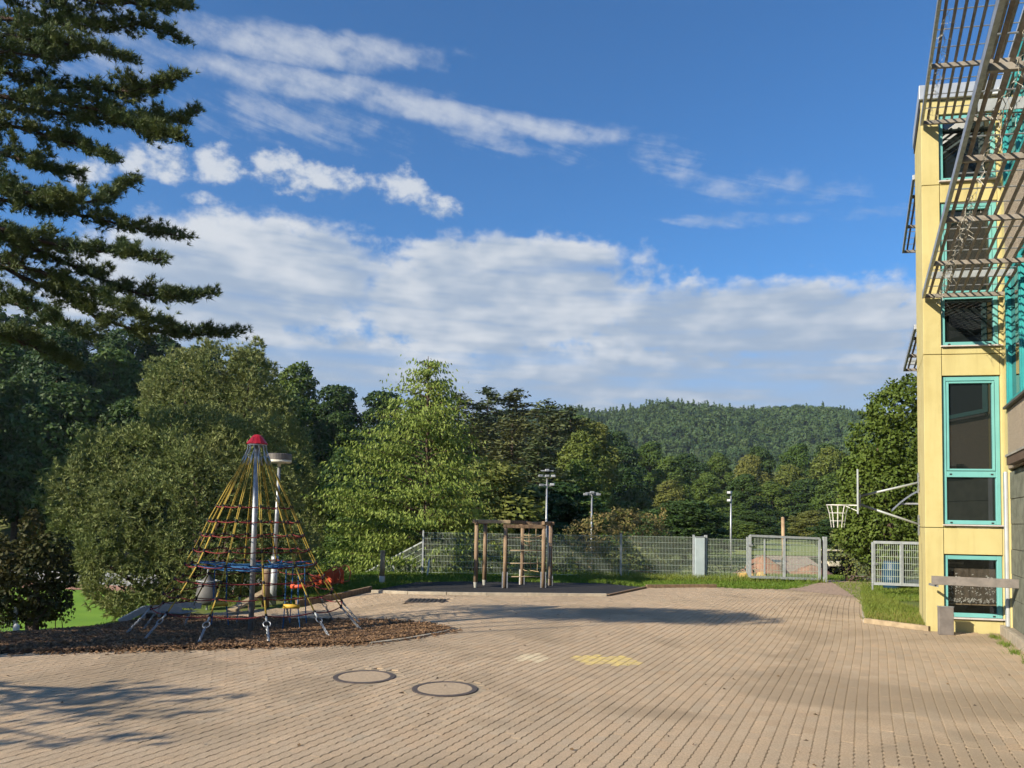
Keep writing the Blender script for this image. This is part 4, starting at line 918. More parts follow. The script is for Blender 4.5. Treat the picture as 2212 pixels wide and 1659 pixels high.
# ------------------------------------------------------------------ double-rod mesh fence
def wire_panel(fence, p, q, zb0, zb1, h, m=M_FENCE, rows=8, r=0.0031, name='mesh_panel'):
    p, q = np.array(p[:2]), np.array(q[:2]); L = np.linalg.norm(q - p); n = max(2, int(L / 0.05)); mb = MB()
    d3 = np.array([*(q - p), 0]) / L; nn = np.array([-d3[1], d3[0], 0])
    for i in range(n + 1):
        f = i / n; b = np.array([*(p + (q - p) * f), zb0 + (zb1 - zb0) * f]); mb.bar(b, b + (0, 0, h), 2 * r)
    for j in range(rows):
        z = 0.03 + (h - 0.06) * j / (rows - 1)
        for s in (-1, 1):
            a = np.array([*p, zb0 + z]) + nn * s * 0.008; b = np.array([*q, zb1 + z]) + nn * s * 0.008; mb.bar(a, b, 2 * r * 1.2)
    o = mb.build(name, m, fence); return tag(o, kind='stuff')
FY = 25.5
def fx(px, Y=FY): return at(px, 1245, Y)[0]
fence = thing('wire_fence', 'green grey double rod wire fence along the back of the yard', 'fence', (fx(912), FY, 0))
fp = [912, 1030, 1184, 1341, 1498]; FH = 1.44
for p in fp: MB().box(fx(p) - 0.03, fx(p) + 0.03, FY - 0.02, FY + 0.04, -0.2, FH + 0.06).build('post', M_STEELW, fence)
for a, b in zip(fp[:-1], fp[1:]): wire_panel(fence, (fx(a), FY), (fx(b), FY), 0.03, 0.03, FH - 0.03)
# panel to the gate
MB().box(fx(1614) - 0.03, fx(1614) + 0.03, FY - 0.02, FY + 0.04, -0.2, FH + 0.02).build('post', M_STEELW, fence)
wire_panel(fence, (fx(1528), FY), (fx(1612), FY), 0.03, 0.03, FH - 0.08)
MB().box(fx(1521), fx(1527), FY - 0.03, FY + 0.05, -0.2, FH + 0.06).build('post', M_STEELW, fence)
# sloping run down the bank
sl_ = [(912, 1170.5, 25.5), (850, 1203, 26.0), (790, 1236, 26.5), (735, 1266, 27.0)]
for (a, ya, Ya), (b, yb, Yb) in zip(sl_[:-1], sl_[1:]):
    p, q = at(a, ya, Ya), at(b, yb, Yb); wire_panel(fence, p, q, p[2] - FH + 0.03, q[2] - FH + 0.03, FH - 0.03)
    MB().bar(p, q, 0.03).build('top_rail', M_STEELW, fence)
    MB().box(q[0] - 0.03, q[0] + 0.03, q[1] - 0.02, q[1] + 0.04, q[2] - FH - 0.8, q[2] + 0.03).build('post', M_STEELW, fence)
cab = thing('cable_cabinet', 'pale blue grey metal cabinet standing in the wire fence', 'cabinet', (fx(1510), FY, 0))
MB().box(fx(1500.5), fx(1520.5), FY - 0.10, FY + 0.12, -0.1, FH - 0.02).build('housing', mat('cabinet_paint', (0.42, 0.50, 0.52), (0.37, 0.45, 0.47), 3, 0.5), cab, bevel=0.008)
MB().box(fx(1501), fx(1520), FY - 0.108, FY - 0.101, 0.12, FH - 0.08).build('door', MATS['cabinet_paint'], cab); MB().box(fx(1499.5), fx(1521.5), FY - 0.12, FY + 0.14, FH - 0.019, FH + 0.0).build('lid', M_STEELW, cab)
tag(MB().bar((fx(1044) + 0.1, 23.2, -0.02), (fx(1044) + 0.16, 23.2, 1.45), 0.07).build('white_marker_post', M_WHITE), 'slim white post standing behind the left rear climbing frame post', 'post')
tag(MB().bar((fx(927), 24.9, -0.02), (fx(927) + 0.06, 24.9, 0.55), 0.05).build('short_marker_post', M_WHITE), 'short white stake before the fence corner left of the mat', 'post')
# gates
def gate(label, p, q, zb0, zb1, h, mid, cell, posts, infill_m):
    p, q = np.asarray(p, float), np.asarray(q, float); g = thing('mesh_gate', label, 'gate', (p[0], p[1], 0)); w = 0.075
    a, b = np.array([*p[:2], zb0]), np.array([*q[:2], zb1]); mb = MB()
    mb.bar(a, b, w); mb.bar(a + (0, 0, h), b + (0, 0, h), w); mb.bar(a, a + (0, 0, h), w); mb.bar(b, b + (0, 0, h), w)
    for f in mid: c = a + (b - a) * f; mb.bar(c, c + (0, 0, h), w * 0.98)
    mb.build('frame', M_STEELW, g)
    wire_panel(g, p, q, zb0, zb1, h, infill_m, cell[1], 0.0042, 'infill')
    for pp, hh in posts: MB().box(pp[0] - 0.06, pp[0] + 0.06, pp[1] - 0.06, pp[1] + 0.06, -0.2, hh).build('gate_post', M_STEELW, g, bevel=0.006)
    return g
ga, gb = at(1620, 1240, 24.6), at(1770, 1248, 24.9)
g1 = gate('large open gate leaf with wire infill left of the gravel path', ga, gb, 0.16, 0.10, 1.36, (0.49,), (0, 7), [((gb[0] + 0.19, gb[1] + 0.02), 1.52)], M_FENCE)
MB().obox(ga + (0.0, -0.06, 0.95), (1, 0, 0), (0, 1, 0), (0, 0, 1), 0.07, 0.02, 0.03).build('latch', M_STEEL, g1); MB().bar(ga + (0.5, 0.05, 0.0), ga + (0.5, 0.05, 1.15), 0.04).build('drop_bolt', M_STEELW, g1)
MB().bar((gb[0] + 0.1, gb[1], 0.2), (gb[0] + 0.1, gb[1], 1.40), 0.03).build('hinge_rod', M_DARK, g1)
ha, hb_ = at(1887, 1255, 21.0), at(2010, 1257, 20.6)
g2 = gate('smaller wire mesh gate leaf between the gravel path and the tower', ha, hb_, 0.30, 0.30, 1.16, (0.5,), (0, 7), [], M_FENCE)
MB().bar(np.array([ha[0] - 0.03, ha[1], -0.1]), np.array([ha[0] - 0.03, ha[1], 0.9]), 0.03).build('drop_bolt', M_STEELW, g2); MB().obox(np.array([ha[0] + 0.05, ha[1] - 0.05, 0.85]), (1, 0, 0), (0, 1, 0), (0, 0, 1), 0.05, 0.02, 0.03).build('latch', M_STEEL, g2)
MB().box(hb_[0] + 0.02, hb_[0] + 0.14, hb_[1] - .06, hb_[1] + .06, -0.2, 1.5).build('gate_post', M_STEELW, g2)
# blue barrel behind the small gate
bb = at(1928, 1257, 23.0); bb[2] = float(zg(bb[0], bb[1])); ba = thing('blue_barrel', 'blue plastic barrel behind the small wire gate', 'barrel', bb)
MB().lathe(bb, [(0.24, 0), (0.27, 0.03), (0.29, 0.25), (0.30, 0.27), (0.29, 0.29), (0.29, 0.55), (0.30, 0.57), (0.29, 0.59), (0.27, 0.80), (0.24, 0.84)], 20).build('body', mat('blue_plastic', (0.014, 0.055, 0.11), (0.012, 0.045, 0.09), 5, 0.45), ba, True)
MB().lathe(bb, [(0.25, 0.841), (0.25, 0.87), (0.05, 0.875)], 20).build('lid', M_BLACK, ba)

# ------------------------------------------------------------------ floodlight masts, pole, earth heap beyond the fence
def mast(px, ytop, ybase, Y, label, heads):
    b, t = at(px + 1.5, ybase, Y), at(px, ytop, Y); b[2] = float(zg(b[0], b[1])) - 0.1; t[0] = b[0]
    m = thing('floodlight_mast', label, 'floodlight', b, 'sports ground floodlight masts')
    MB().tube([b, (b + t) / 2, t], [0.06, 0.052, 0.038], 10).build('pole', M_STEEL, m, True)
    for (dx, dz, tw) in heads:
        k_ = Y / 48.0; c = t + np.array((dx, -0.1, dz)) * k_
        MB().obox(c, (math.cos(tw), math.sin(tw), 0), (-math.sin(tw), math.cos(tw), 0.0), (0, 0, 1), 0.14 * k_, 0.13 * k_, 0.08 * k_).build('lamp_head', M_STEEL, m, bevel=0.02)
    if len(heads) > 1:
        xs = [h[0] for h in heads]
        for z in sorted({h[1] for h in heads}): MB().bar(t + np.array((min(xs), 0.05, z - 0.02)) * k_, t + np.array((max(xs), 0.05, z - 0.02)) * k_, 0.05).build('crossbar', M_STEEL, m)
mast(1177, 1030, 1240, 33, 'tall floodlight mast with a cluster of six lamps behind the climbing frame', [(-0.42, 0.05, .2), (0, 0.05, 0), (0.42, 0.05, -.2), (-0.36, -0.55, .2), (0.36, -0.5, -.2), (0, 0.42, 0)])
mast(1275, 1068, 1240, 36, 'floodlight mast with a single short crossbar rising behind the brownish shrub', [(-0.42, 0.0, 0), (0, 0.12, 0), (0.42, 0.0, 0)])
mast(1577, 1066, 1240, 42, 'floodlight mast with two stacked lamps left of the large gate', [(-0.12, 0.05, 0.9), (-0.12, -0.45, 0.9)])
wpb = at(1691, 1240, 34); wpb[2] = float(zg(wpb[0], wpb[1])) - 0.1; wpt_ = at(1691, 1119, 34)
wq = thing('wooden_pole', 'bare peeled wooden pole behind the large gate', 'pole', wpb)
MB().tube([wpb, (wpb + wpt_) / 2 + (0.03, 0, 0), wpt_], [0.085, 0.08, 0.075], 12).build('shaft', mat('peeled_wood', (0.45, 0.32, 0.19), (0.30, 0.20, 0.12), 3, 0.85), wq, True); MB().tube([wpt_, wpt_ + (0, 0, .05)], [0.075, 0.05], 12).build('top', M_WOODL, wq)
def heap(name, label, px, py, Y, r, h, m, cat, seed):
    c = at(px, py, Y); c[2] = float(zg(c[0], c[1])) - 0.05; rg = np.random.default_rng(seed); V = []; n, k = 9, 22; F = []
    for i in range(n):
        f = i / (n - 1); rr = r * (1 - f) ** 0.8
        for j in range(k):
            a = math.tau * j / k; d = 1 + 0.16 * math.sin(2 * a + seed) + 0.1 * math.sin(5 * a + i)
            V.append(c + (rr * d * math.cos(a), rr * d * 0.8 * math.sin(a), h * f ** 1.15 + rg.normal(0, h * 0.025)))
    F = [(i * k + j, i * k + (j + 1) % k, (i + 1) * k + (j + 1) % k, (i + 1) * k + j) for i in range(n - 1) for j in range(k)]
    o = MB().add(V - np.array([0, 0, 0]), F).build(name, m, None, True); return tag(o, label, cat)
M_EARTH = mat('red_earth', (0.33, 0.17, 0.11), (0.21, 0.11, 0.075), 2.5, 0.95, 0.8, 14)
heap('earth_heap', 'heap of reddish earth seen through the left of the large gate', 1648, 1240, 38, 1.5, 1.15, M_EARTH, 'earth heap', 3)
heap('low_earth_heap', 'low reddish earth bank seen through the right of the large gate', 1752, 1245, 40, 1.6, 0.6, M_EARTH, 'earth heap', 5)
random.seed(5)
for i, (px, lb_) in enumerate(((1605, 'yellowish sandstone block leftmost at the foot of the large gate'), (1622, 'yellowish sandstone block second from the left at the gate foot'), (1645, 'yellowish sandstone block rightmost at the foot of the large gate'))):
    c = at(px, 1246, 25.6); c[2] = 0.0; r = 0.17 if i != 1 else 0.13; bm = bmesh.new(); bmesh.ops.create_icosphere(bm, subdivisions=2, radius=1)
    V = np.array([v.co[:] for v in bm.verts]); F = [[v.index for v in f.verts] for f in bm.faces]; bm.free()
    V = np.sign(V) * np.abs(V) ** 0.6 * (1 + 0.08 * np.sin(V[:, [1, 2, 0]] * 5 + i)) * np.array([r, r * .8, r * .9]) + c + (0, 0, r * 0.7)
    tag(MB().add(V, F).build('sandstone_block', mat('sandstone', (0.55, 0.38, 0.14), (0.45, 0.30, 0.11), 5, 0.9, 0.4, 20)), lb_, 'stone', 'sandstone blocks by the gate')
# parked utility cart far down the track
uc = at(1796, 1206, 45); uc[2] = float(zg(uc[0], uc[1])) + 0.03; ct = thing('utility_cart', 'small roofed utility cart far off beyond the gate opening', 'cart', uc)
kk = 0.62
MB().obox(uc + (0, 0, 0.55 * kk), (1, 0, 0), (0, 1, 0), (0, 0, 1), 0.65 * kk, 0.9 * kk, 0.25 * kk).build('body', mat('cream_paint', (0.55, 0.50, 0.36), (0.5, 0.45, 0.33), 3, 0.5), ct, bevel=0.05)
MB().obox(uc + (0, 0, 1.85 * kk), (1, 0, 0), (0, 1, 0), (0, 0, 1), 0.75 * kk, 0.9 * kk, 0.05 * kk).build('roof', MATS['cream_paint'], ct)
for sx_ in (-0.6, 0.6):
    for sy_ in (-0.75, 0.75):
        MB().bar(uc + np.array((sx_, sy_, 0.75)) * kk, uc + np.array((sx_, sy_, 1.8)) * kk, 0.05).build('roof_post', M_DARK, ct)
        MB().tube([uc + np.array((sx_ - .1, sy_ * .8, 0.27)) * kk, uc + np.array((sx_ + .1, sy_ * .8, 0.27)) * kk], 0.27 * kk, 14).build('wheel', M_BLACK, ct)
MB().obox(uc + (0, 0.12, 0.98 * kk), (1, 0, 0), (0, 1, 0), (0, 0, 1), 0.55 * kk, 0.3 * kk, 0.16 * kk).build('seat', M_DARK, ct)
# panel barrier at the far side of the field
bf = thing('field_barrier', 'grey panel barrier along the far side of the sports field', 'barrier', (-30, 52, -3.2))
for i in range(14):
    xa = -36 + i * 2.0; ya = 53 - i * 0.31; MB().bar((xa, ya, -2.75), (xa + 1.95, ya - 0.3, -2.75), 0.06, 0.85).build('panel', mat('barrier_grey', (0.36, 0.38, 0.40), (0.28, 0.30, 0.33), 0.8, 0.6), bf)
    MB().bar((xa, ya, -3.4), (xa, ya, -2.3), 0.08).build('post', M_STEELW, bf)
# white marker post and a bit of mesh fence at the left edge
wp_ = at(35, 1362, 13.6); wp_[2] = float(zg(wp_[0], wp_[1])); tag(MB().lathe(wp_, [(0.075, -0.05), (0.05, 0.38), (0.02, 0.42)], 12).build('white_marker', M_WHITE), 'small white tapered post at the left edge below the dark bush', 'post')
lf = thing('bank_fence', 'low wire mesh fence at the far left edge of the chip bed', 'fence', (-11, 14.5, -0.6)); a_, b_ = at(-60, 1345, 14.4), at(34, 1338, 14.2)
wire_panel(lf, a_, b_, a_[2] - .25, b_[2] - .25, 0.45, M_FENCE, 3); MB().bar((b_[0], b_[1], b_[2] - .8), (b_[0], b_[1], b_[2] + .25), 0.05).build('post', M_STEELW, lf)
# ------------------------------------------------------------------ vegetation tools
def unit(v): return v / (np.linalg.norm(v, axis=-1, keepdims=True) + 1e-9)
def leaf_cards(P, N, L, Wd, rg, D=None):
    n = len(P); t = unit(np.cross(N, rg.normal(size=(n, 3)))) if D is None else unit(D); b = unit(np.cross(N, t))
    L = np.broadcast_to(L, (n,))[:, None]; Wd = np.broadcast_to(Wd, (n,))[:, None]
    V = np.stack([P - t * L * .5, P + b * Wd * .5 - t * L * .06, P + t * L * .5, P - b * Wd * .5 - t * L * .06], 1).reshape(-1, 3)
    return V, np.arange(n * 4).reshape(-1, 4)
def tuft_needles(C, D, k, ln, w, rg, spread=0.75):
    n = len(C); d = unit(np.repeat(unit(D), k, 0) + rg.normal(size=(n * k, 3)) * spread); c = np.repeat(C, k, 0)
    s = unit(np.cross(d, rg.normal(size=(n * k, 3)))) * w * 0.5; l = ln * rg.uniform(0.7, 1.25, (n * k, 1))
    V = np.stack([c - s, c + s, c + d * l], 1).reshape(-1, 3); return V, np.arange(n * k * 3).reshape(-1, 3)
def lobe_points(lobes, dens, rg, shell=(0.72, 1.06), up=0.0):
    """lobes: centre(3), radii(3). points with outward normals, roughly on the visible skin of the union"""
    Ps, Ns = [], []
    for c, r in lobes:
        a = 4 * math.pi * ((r[0] * r[1]) ** 1.6 / 3 + (r[0] * r[2]) ** 1.6 / 3 + (r[1] * r[2]) ** 1.6 / 3) ** (1 / 1.6)
        n = int(a * dens); d = unit(rg.normal(size=(n, 3))); f = rg.uniform(*shell, (n, 1))
        lump = 1 + 0.13 * np.sin(d[:, :1] * 7 + c[0] * 3) * np.sin(d[:, 1:2] * 6 + c[1] * 2) + 0.12 * np.sin(d[:, 2:3] * 9 + d[:, :1] * 5 + c[2])
        P = c + d * r * f * lump; keep = np.ones(n, bool)
        for c2, r2 in lobes:
            if c2 is not c: keep &= (((P - c2) / r2) ** 2).sum(1) > 0.42
        keep &= ~((d[:, 2] < -0.55) & (rg.uniform(0, 1, n) < 0.6))
        Ps.append(P[keep]); Ns.append(unit(d / r + (0, 0, up / max(r)))[keep])
    return np.concatenate(Ps), np.concatenate(Ns)
def stems(base, targets, r0, rg, m, parent, name='trunk', bend=0.25):
    mb = MB()
    for t in targets:
        q = [base + (t - base) * f + rg.normal(0, bend, 3) * f * (1 - f) for f in (0, .3, .6, .85, 1)]
        mb.tube(q, [r0, r0 * .8, r0 * .55, r0 * .35, r0 * .18], 7)
    return mb.build(name, m, parent, True)
def px_lobes(L, Y):
    """lobes given where they stand: (px, py, rx px, rz px, dy) at distance Y + dy"""
    out = []
    for q in L:
        px, py, rx, rz = q[:4]; y = Y + (q[4] if len(q) > 4 else 0); k = y / FPX
        out.append((at(px, py, y), np.array([rx * k, (rx * 0.55 + rz * 0.45) * k * 0.95, rz * k])))
    return out
def lobe_plant(name, label, cat, base, lobes, m, seed, leaf=0.12, dens=220, tuft=False, r0=0.08, bark=None, up=0.3, group=None, k=7, trunkname='trunk', nstem=7):
    rg = np.random.default_rng(seed); base = np.asarray(base, float); t = thing(name, label, cat, base, group)
    P, N = lobe_points(lobes, dens, rg, up=up)
    if tuft: V, F = tuft_needles(P, N + (0, 0, 0.35), k, leaf, leaf * 0.26, rg)
    else: V, F = leaf_cards(P, unit(N + rg.normal(0, .75, N.shape)), leaf * rg.uniform(.7, 1.3, len(P)), leaf * .62, rg)
    link('crown', mesh_np('crown', V - base, [F], m), t)
    idx = rg.permutation(len(lobes))[:nstem]; stems(base, [lobes[i][0] for i in idx], r0, rg, bark or M_BARK, t, trunkname)
    return t

L_BROAD = leafmat('broad_leaf', (0.070, 0.125, 0.024), (0.12, 0.175, 0.034), 0.22, 0.6, 0.5)
L_BROADD = leafmat('dark_broad_leaf', (0.034, 0.072, 0.019), (0.064, 0.110, 0.026), 0.2, 0.6, 0.4)
L_BROADY = leafmat('yellow_green_leaf', (0.135, 0.175, 0.034), (0.185, 0.195, 0.050), 0.25, 0.5, 0.4)
L_CHERRY = leafmat('cherry_leaf', (0.185, 0.27, 0.048), (0.255, 0.315, 0.072), 0.30, 0.8, 0.1)
L_PINE = leafmat('pine_needle', (0.060, 0.105, 0.045), (0.125, 0.150, 0.042), 0.12, 0.8, 0.1)
L_OLIVE = leafmat('olive_pine_needle', (0.19, 0.245, 0.080), (0.27, 0.29, 0.11), 0.15, 0.7, 0.15)
L_CONIF = leafmat('conifer_needle', (0.085, 0.115, 0.042), (0.13, 0.14, 0.05), 0.1, 0.5, 0.5)
L_BROWN = leafmat('browning_leaf', (0.27, 0.20, 0.085), (0.21, 0.23, 0.065), 0.25, 1.3, 0.1)
L_RIGHT = leafmat('lime_leaf', (0.070, 0.120, 0.018), (0.120, 0.165, 0.028), 0.22, 0.8, 0.1)
L_HEDGE = leafmat('hedge_leaf', (0.125, 0.175, 0.036), (0.185, 0.205, 0.062), 0.25, 0.9, 0.2)
L_DARKB = leafmat('dark_bush_leaf', (0.040, 0.065, 0.018), (0.080, 0.070, 0.022), 0.2, 1.2, 0.1)
L_HILL = leafmat('hill_leaf', (0.034, 0.078, 0.030), (0.085, 0.130, 0.036), 0.1, 0.05, 0.0)

# ------------------------------------------------------------------ the big pine reaching in from the left
def limb_pine():
    rg = np.random.default_rng(5); base = np.array([-14.2, 17.0, float(zg(-14.2, 17.0))])
    t = thing('scots_pine', 'tall dark pine whose layered limbs reach in from the left edge', 'tree', base)
    MB().tube([base - (0, 0, .2), base + (0.1, 0, 5), base + (-0.1, 0.1, 10), base + (0.1, 0, 16), base + (0, 0, 19)], [0.36, 0.30, 0.24, 0.14, 0.04], 12).build('trunk', M_PBARK, t, True)
    LM = [([(-160, -60), (60, -20), (230, 5), (340, 12), (410, 14)], 16.6), ([(-160, 30), (60, 45), (200, 60), (320, 55), (400, 92)], 17.4), ([(-160, 50), (60, 85), (180, 100), (290, 128)], 16.2),
          ([(-160, 125), (0, 152), (110, 185), (240, 198), (330, 190), (390, 160)], 17.0), ([(-160, 190), (60, 215), (200, 232), (290, 275), (395, 300)], 16.4), ([(-100, 215), (120, 245), (280, 265), (360, 262), (426, 238)], 17.5),
          ([(-160, 235), (60, 280), (170, 312), (255, 348)], 17.0), ([(-160, 350), (0, 400), (110, 430), (200, 438), (255, 412), (287, 384)], 16.5), ([(-160, 385), (60, 445), (220, 472), (320, 500), (402, 510)], 17.3),
          ([(-160, 440), (0, 492), (120, 530), (250, 545), (340, 560)], 16.0), ([(-160, 470), (60, 530), (200, 595), (300, 636), (400, 640), (472, 632)], 16.8), ([(-160, 540), (0, 575), (110, 622), (220, 690), (320, 716), (430, 722), (522, 717)], 17.2),
          ([(-160, 520), (100, 590), (220, 640), (310, 690), (372, 700)], 16.2), ([(-160, 600), (0, 640), (120, 690), (200, 730)], 16.4), ([(-160, 300), (0, 330), (100, 360), (180, 380)], 17.6), ([(-160, 100), (0, 110), (90, 120), (160, 118)], 16.0),
          ([(-160, 660), (0, 720), (100, 760), (170, 790)], 17.3), ([(-160, -140), (100, -80), (300, -40)], 17.2)]
    C, D = [], []; bm = MB()
    for i, (pl, Y) in enumerate(LM):
        pts = np.array([at(px, py, Y + 0.5 * math.sin(j * 1.7 + i)) for j, (px, py) in enumerate(pl)])
        L = np.r_[0, np.cumsum(np.linalg.norm(np.diff(pts, axis=0), axis=1))]; q = np.linspace(0, L[-1], 26)
        P = np.stack([np.interp(q, L, pts[:, k]) for k in range(3)], -1); P[1:-1] += rg.normal(0, 0.02, (24, 3))
        bm.tube(np.vstack([[base[0], base[1], P[0][2] - 0.3], P]) if i % 1 == 0 else P, np.r_[0.09, np.linspace(0.065, 0.010, 26)], 6)
        low = pl[0][1] > 650
        for s in np.arange(0.12 * L[-1], L[-1], 0.085):
            f = s / L[-1]; c = np.array([np.interp(s, L, pts[:, k]) for k in range(3)]); dirn = unit(np.array([np.interp(min(s + .2, L[-1]), L, pts[:, k]) - np.interp(max(s - .2, 0), L, pts[:, k]) for k in range(3)]))
            side = unit(np.cross(dirn, (0, 0, 1))) * rg.choice((-1, 1)); ln = rg.uniform(0.25, 0.95) * (1.15 - 0.75 * f) * (0.5 if f > .9 else 1)
            bd = unit(dirn * rg.uniform(0.4, 1.1) + side * rg.uniform(0.2, 0.9) + (0, 0, rg.uniform(-0.40, 0.60)))
            if f < 0.45 and rg.uniform() < 0.30: bd = unit(bd + (0, 0, -0.6))
            m = 5; br = [c + bd * ln * k / (m - 1) + (0, 0, 0.10 * ln * (k / (m - 1)) ** 2) for k in range(m)]
            bm.tube(br, np.linspace(0.011, 0.004, m), 4, False)
            nt_ = int(8 + ln * (25 if f > 0.35 else 16)); gapn = math.sin(s * 2.9 + i * 2.1) + 0.6 * math.sin(s * 6.3 + i)
            if gapn < -0.8 and f < 0.75: nt_ = int(nt_ * 0.3)
            if f < 0.2: nt_ = int(nt_ * 0.5)
            ff = rg.uniform(0.25 if f < .8 else 0.0, 1.05, nt_)[:, None]
            C.append(c + bd * ln * ff + (0, 0, 0.1 * ln) * ff ** 2 + rg.normal(0, 0.06, (nt_, 3))); D.append(np.tile(bd * 0.8 + (0, 0, 0.7), (nt_, 1)))
    C, D = np.concatenate(C), np.concatenate(D)
    V, F = tuft_needles(C, D, 18, 0.135, 0.019, rg, 0.70)
    link('crown', mesh_np('crown', V - base, [F], L_PINE), t); bm.build('limbs', M_PBARK, t, True)
    print('pine tufts', len(C))
limb_pine()

# pines standing outside the frame on the left; their shade falls over the chip bed and the yard
def pad_pine(name, label, x, y, pads, seed, dens=110):
    rg = np.random.default_rng(seed); base = np.array([x, y, float(zg(x, y))]); t = thing(name, label, 'tree', base)
    top = max(p[2] for p in pads) + 1.0
    MB().tube([base - (0, 0, .2), base + (0, 0, top * .5), base + (0.1, 0, top)], [0.26, 0.2, 0.05], 10).build('trunk', M_PBARK, t, True)
    lobes = [(np.array([base[0], base[1], 0.0]) + p[:3], np.array(p[3:6])) for p in pads]; P, N = [], []
    for c, r in lobes:
        n = int(r[0] * r[1] * r[2] * 4.2 * dens); d = unit(rg.normal(size=(n, 3))) * rg.uniform(0, 1, (n, 1)) ** 0.4; P.append(c + d * r); N.append(d + (0, 0, .5))
    V, F = tuft_needles(np.concatenate(P), np.concatenate(N), 9, 0.16, 0.04, rg)
    link('crown', mesh_np('crown', V - base, [F], L_PINE), t); stems(base + (0, 0, top * .35), [l[0] for l in lobes], 0.06, rg, M_PBARK, t, 'limbs')
pad_pine('shade_pine', 'broad low pine just outside the left edge', -12.0, 9.8, [np.array(p, float) for p in [(-2.6, -1.6, 2.9, 1.7, 1.3, .5), (-0.8, -1.5, 3.0, 1.8, 1.3, .5), (1.0, -1.4, 3.1, 1.6, 1.2, .45), (2.3, -1.2, 2.9, 1.2, 1.0, .4), (-1.8, 0.3, 3.2, 1.7, 1.2, .45), (0.0, 0.6, 3.3, 1.7, 1.2, .45), (1.6, 0.7, 3.2, 1.4, 1.1, .45), (2.7, 1.1, 2.9, 1.1, 1.0, .4), (2.9, 0.0, 2.6, 0.9, 0.9, .35), (2.4, 2.3, 2.9, .65, .9, .4), (2.9, 1.6, 3.0, .8, .8, .4), (1.6, 2.2, 3.3, .9, .9, .4), (0.2, -0.4, 3.9, 1.2, 1.0, .35), (-1.4, -.6, 4.0, 1.3, 1.0, .35)]], 31)
pad_pine('tall_shade_pine', 'slim taller pine outside the left edge of the yard', -12.0, 6.9, [np.array(p, float) for p in [(-3.0, -0.4, 8.8, 1.3, .5, .25), (-2.0, -1.2, 8.8, 1.5, .8, .4), (-0.6, -1.3, 8.9, 1.7, 1.1, .55), (0.7, -1.2, 8.8, 1.8, 1.1, .5), (1.9, -1.3, 8.4, 1.5, .7, .35), (1.6, -2.4, 3.3, 1.3, .45, .12), (3.0, -3.0, 3.0, 1.2, .35, .10), (1.4, -3.4, 3.7, 1.1, .35, .10), (2.6, -2.0, 2.7, 1.1, .35, .10), (2.2, -4.0, 3.0, 1.1, .3, .09), (3.3, -2.4, 3.2, .9, .3, .09), (3.6, -3.6, 2.8, 1.0, .25, .08)]], 32, 170)

# ------------------------------------------------------------------ olive young pines behind the pyramid
Y1 = 19.0; b = at(390, 1330, Y1); b[2] = float(zg(b[0], b[1]))
lobe_plant('young_pine', 'broad olive green young pine behind the chip bed and rope pyramid', 'tree', b, px_lobes([(165, 1055, 62, 66), (215, 1130, 90, 85), (290, 1230, 120, 90), (360, 1290, 110, 55), (300, 1010, 100, 95, .6), (400, 960, 110, 85, .8), (350, 1110, 130, 110, -.3), (450, 1060, 130, 120), (450, 1190, 140, 110, -.2), (530, 980, 95, 85, .5), (560, 1080, 90, 110, .4), (570, 1200, 100, 110, .3), (480, 1280, 110, 60), (255, 1265, 70, 62, -.8), (300, 1310, 75, 36, -1.0), (200, 1200, 60, 60, -.4), (160, 1130, 50, 60), (210, 985, 50, 55, .8), (250, 1180, 80, 90, -.5)], Y1), L_OLIVE, 41, 0.125, 95, True, 0.10, M_PBARK, 0.5, k=9)
Y2 = 27.0; b = at(470, 1250, Y2); b[2] = float(zg(b[0], b[1]))
lobe_plant('olive_pine', 'taller olive pine with dense round crown below the drooping pine limbs', 'tree', b, px_lobes([(395, 820, 75, 60), (470, 800, 80, 60), (540, 815, 60, 62), (430, 890, 105, 70), (530, 900, 85, 70), (590, 930, 60, 80), (500, 970, 100, 70), (360, 880, 55, 60), (556, 752, 12, 26), (620, 1020, 60, 90), (650, 1120, 50, 100)], Y2), L_OLIVE, 42, 0.15, 60, True, 0.12, M_PBARK, 0.5, k=9)
b = at(650, 1250, 24.0); b[2] = float(zg(b[0], b[1]))
lobe_plant('thin_sapling', 'thin pale sapling rising beside the lamp post', 'tree', b, px_lobes([(625, 1060, 14, 30), (640, 1110, 18, 30), (632, 1150, 22, 40), (645, 1210, 26, 50)], 24.0), L_HEDGE, 43, 0.10, 60, False, 0.03, nstem=4)
# dark bush at the left edge
b = at(60, 1352, 14.2); b[2] = float(zg(b[0], b[1]))
lobe_plant('dark_bush', 'dark leafy bush with reddish tips at the left edge of the chip bed', 'bush', b, px_lobes([(20, 1215, 70, 55), (80, 1235, 62, 55), (40, 1285, 75, 50), (98, 1295, 50, 45), (10, 1320, 60, 40), (80, 1325, 40, 28), (68, 1150, 18, 50), (112, 1190, 36, 40), (-60, 1250, 70, 90), (135, 1250, 26, 30)], 14.4), L_DARKB, 44, 0.10, 420, False, 0.05, nstem=6)
b = at(120, 1352, 15.6); b[2] = float(zg(b[0], b[1]))
lobe_plant('bank_shrub', 'small light green shrub on the bank beside the bright sports field', 'bush', b, px_lobes([(118, 1315, 28, 26), (140, 1325, 22, 20), (95, 1330, 22, 18)], 15.6), L_HEDGE, 45, 0.07, 200, False, 0.02, nstem=3)

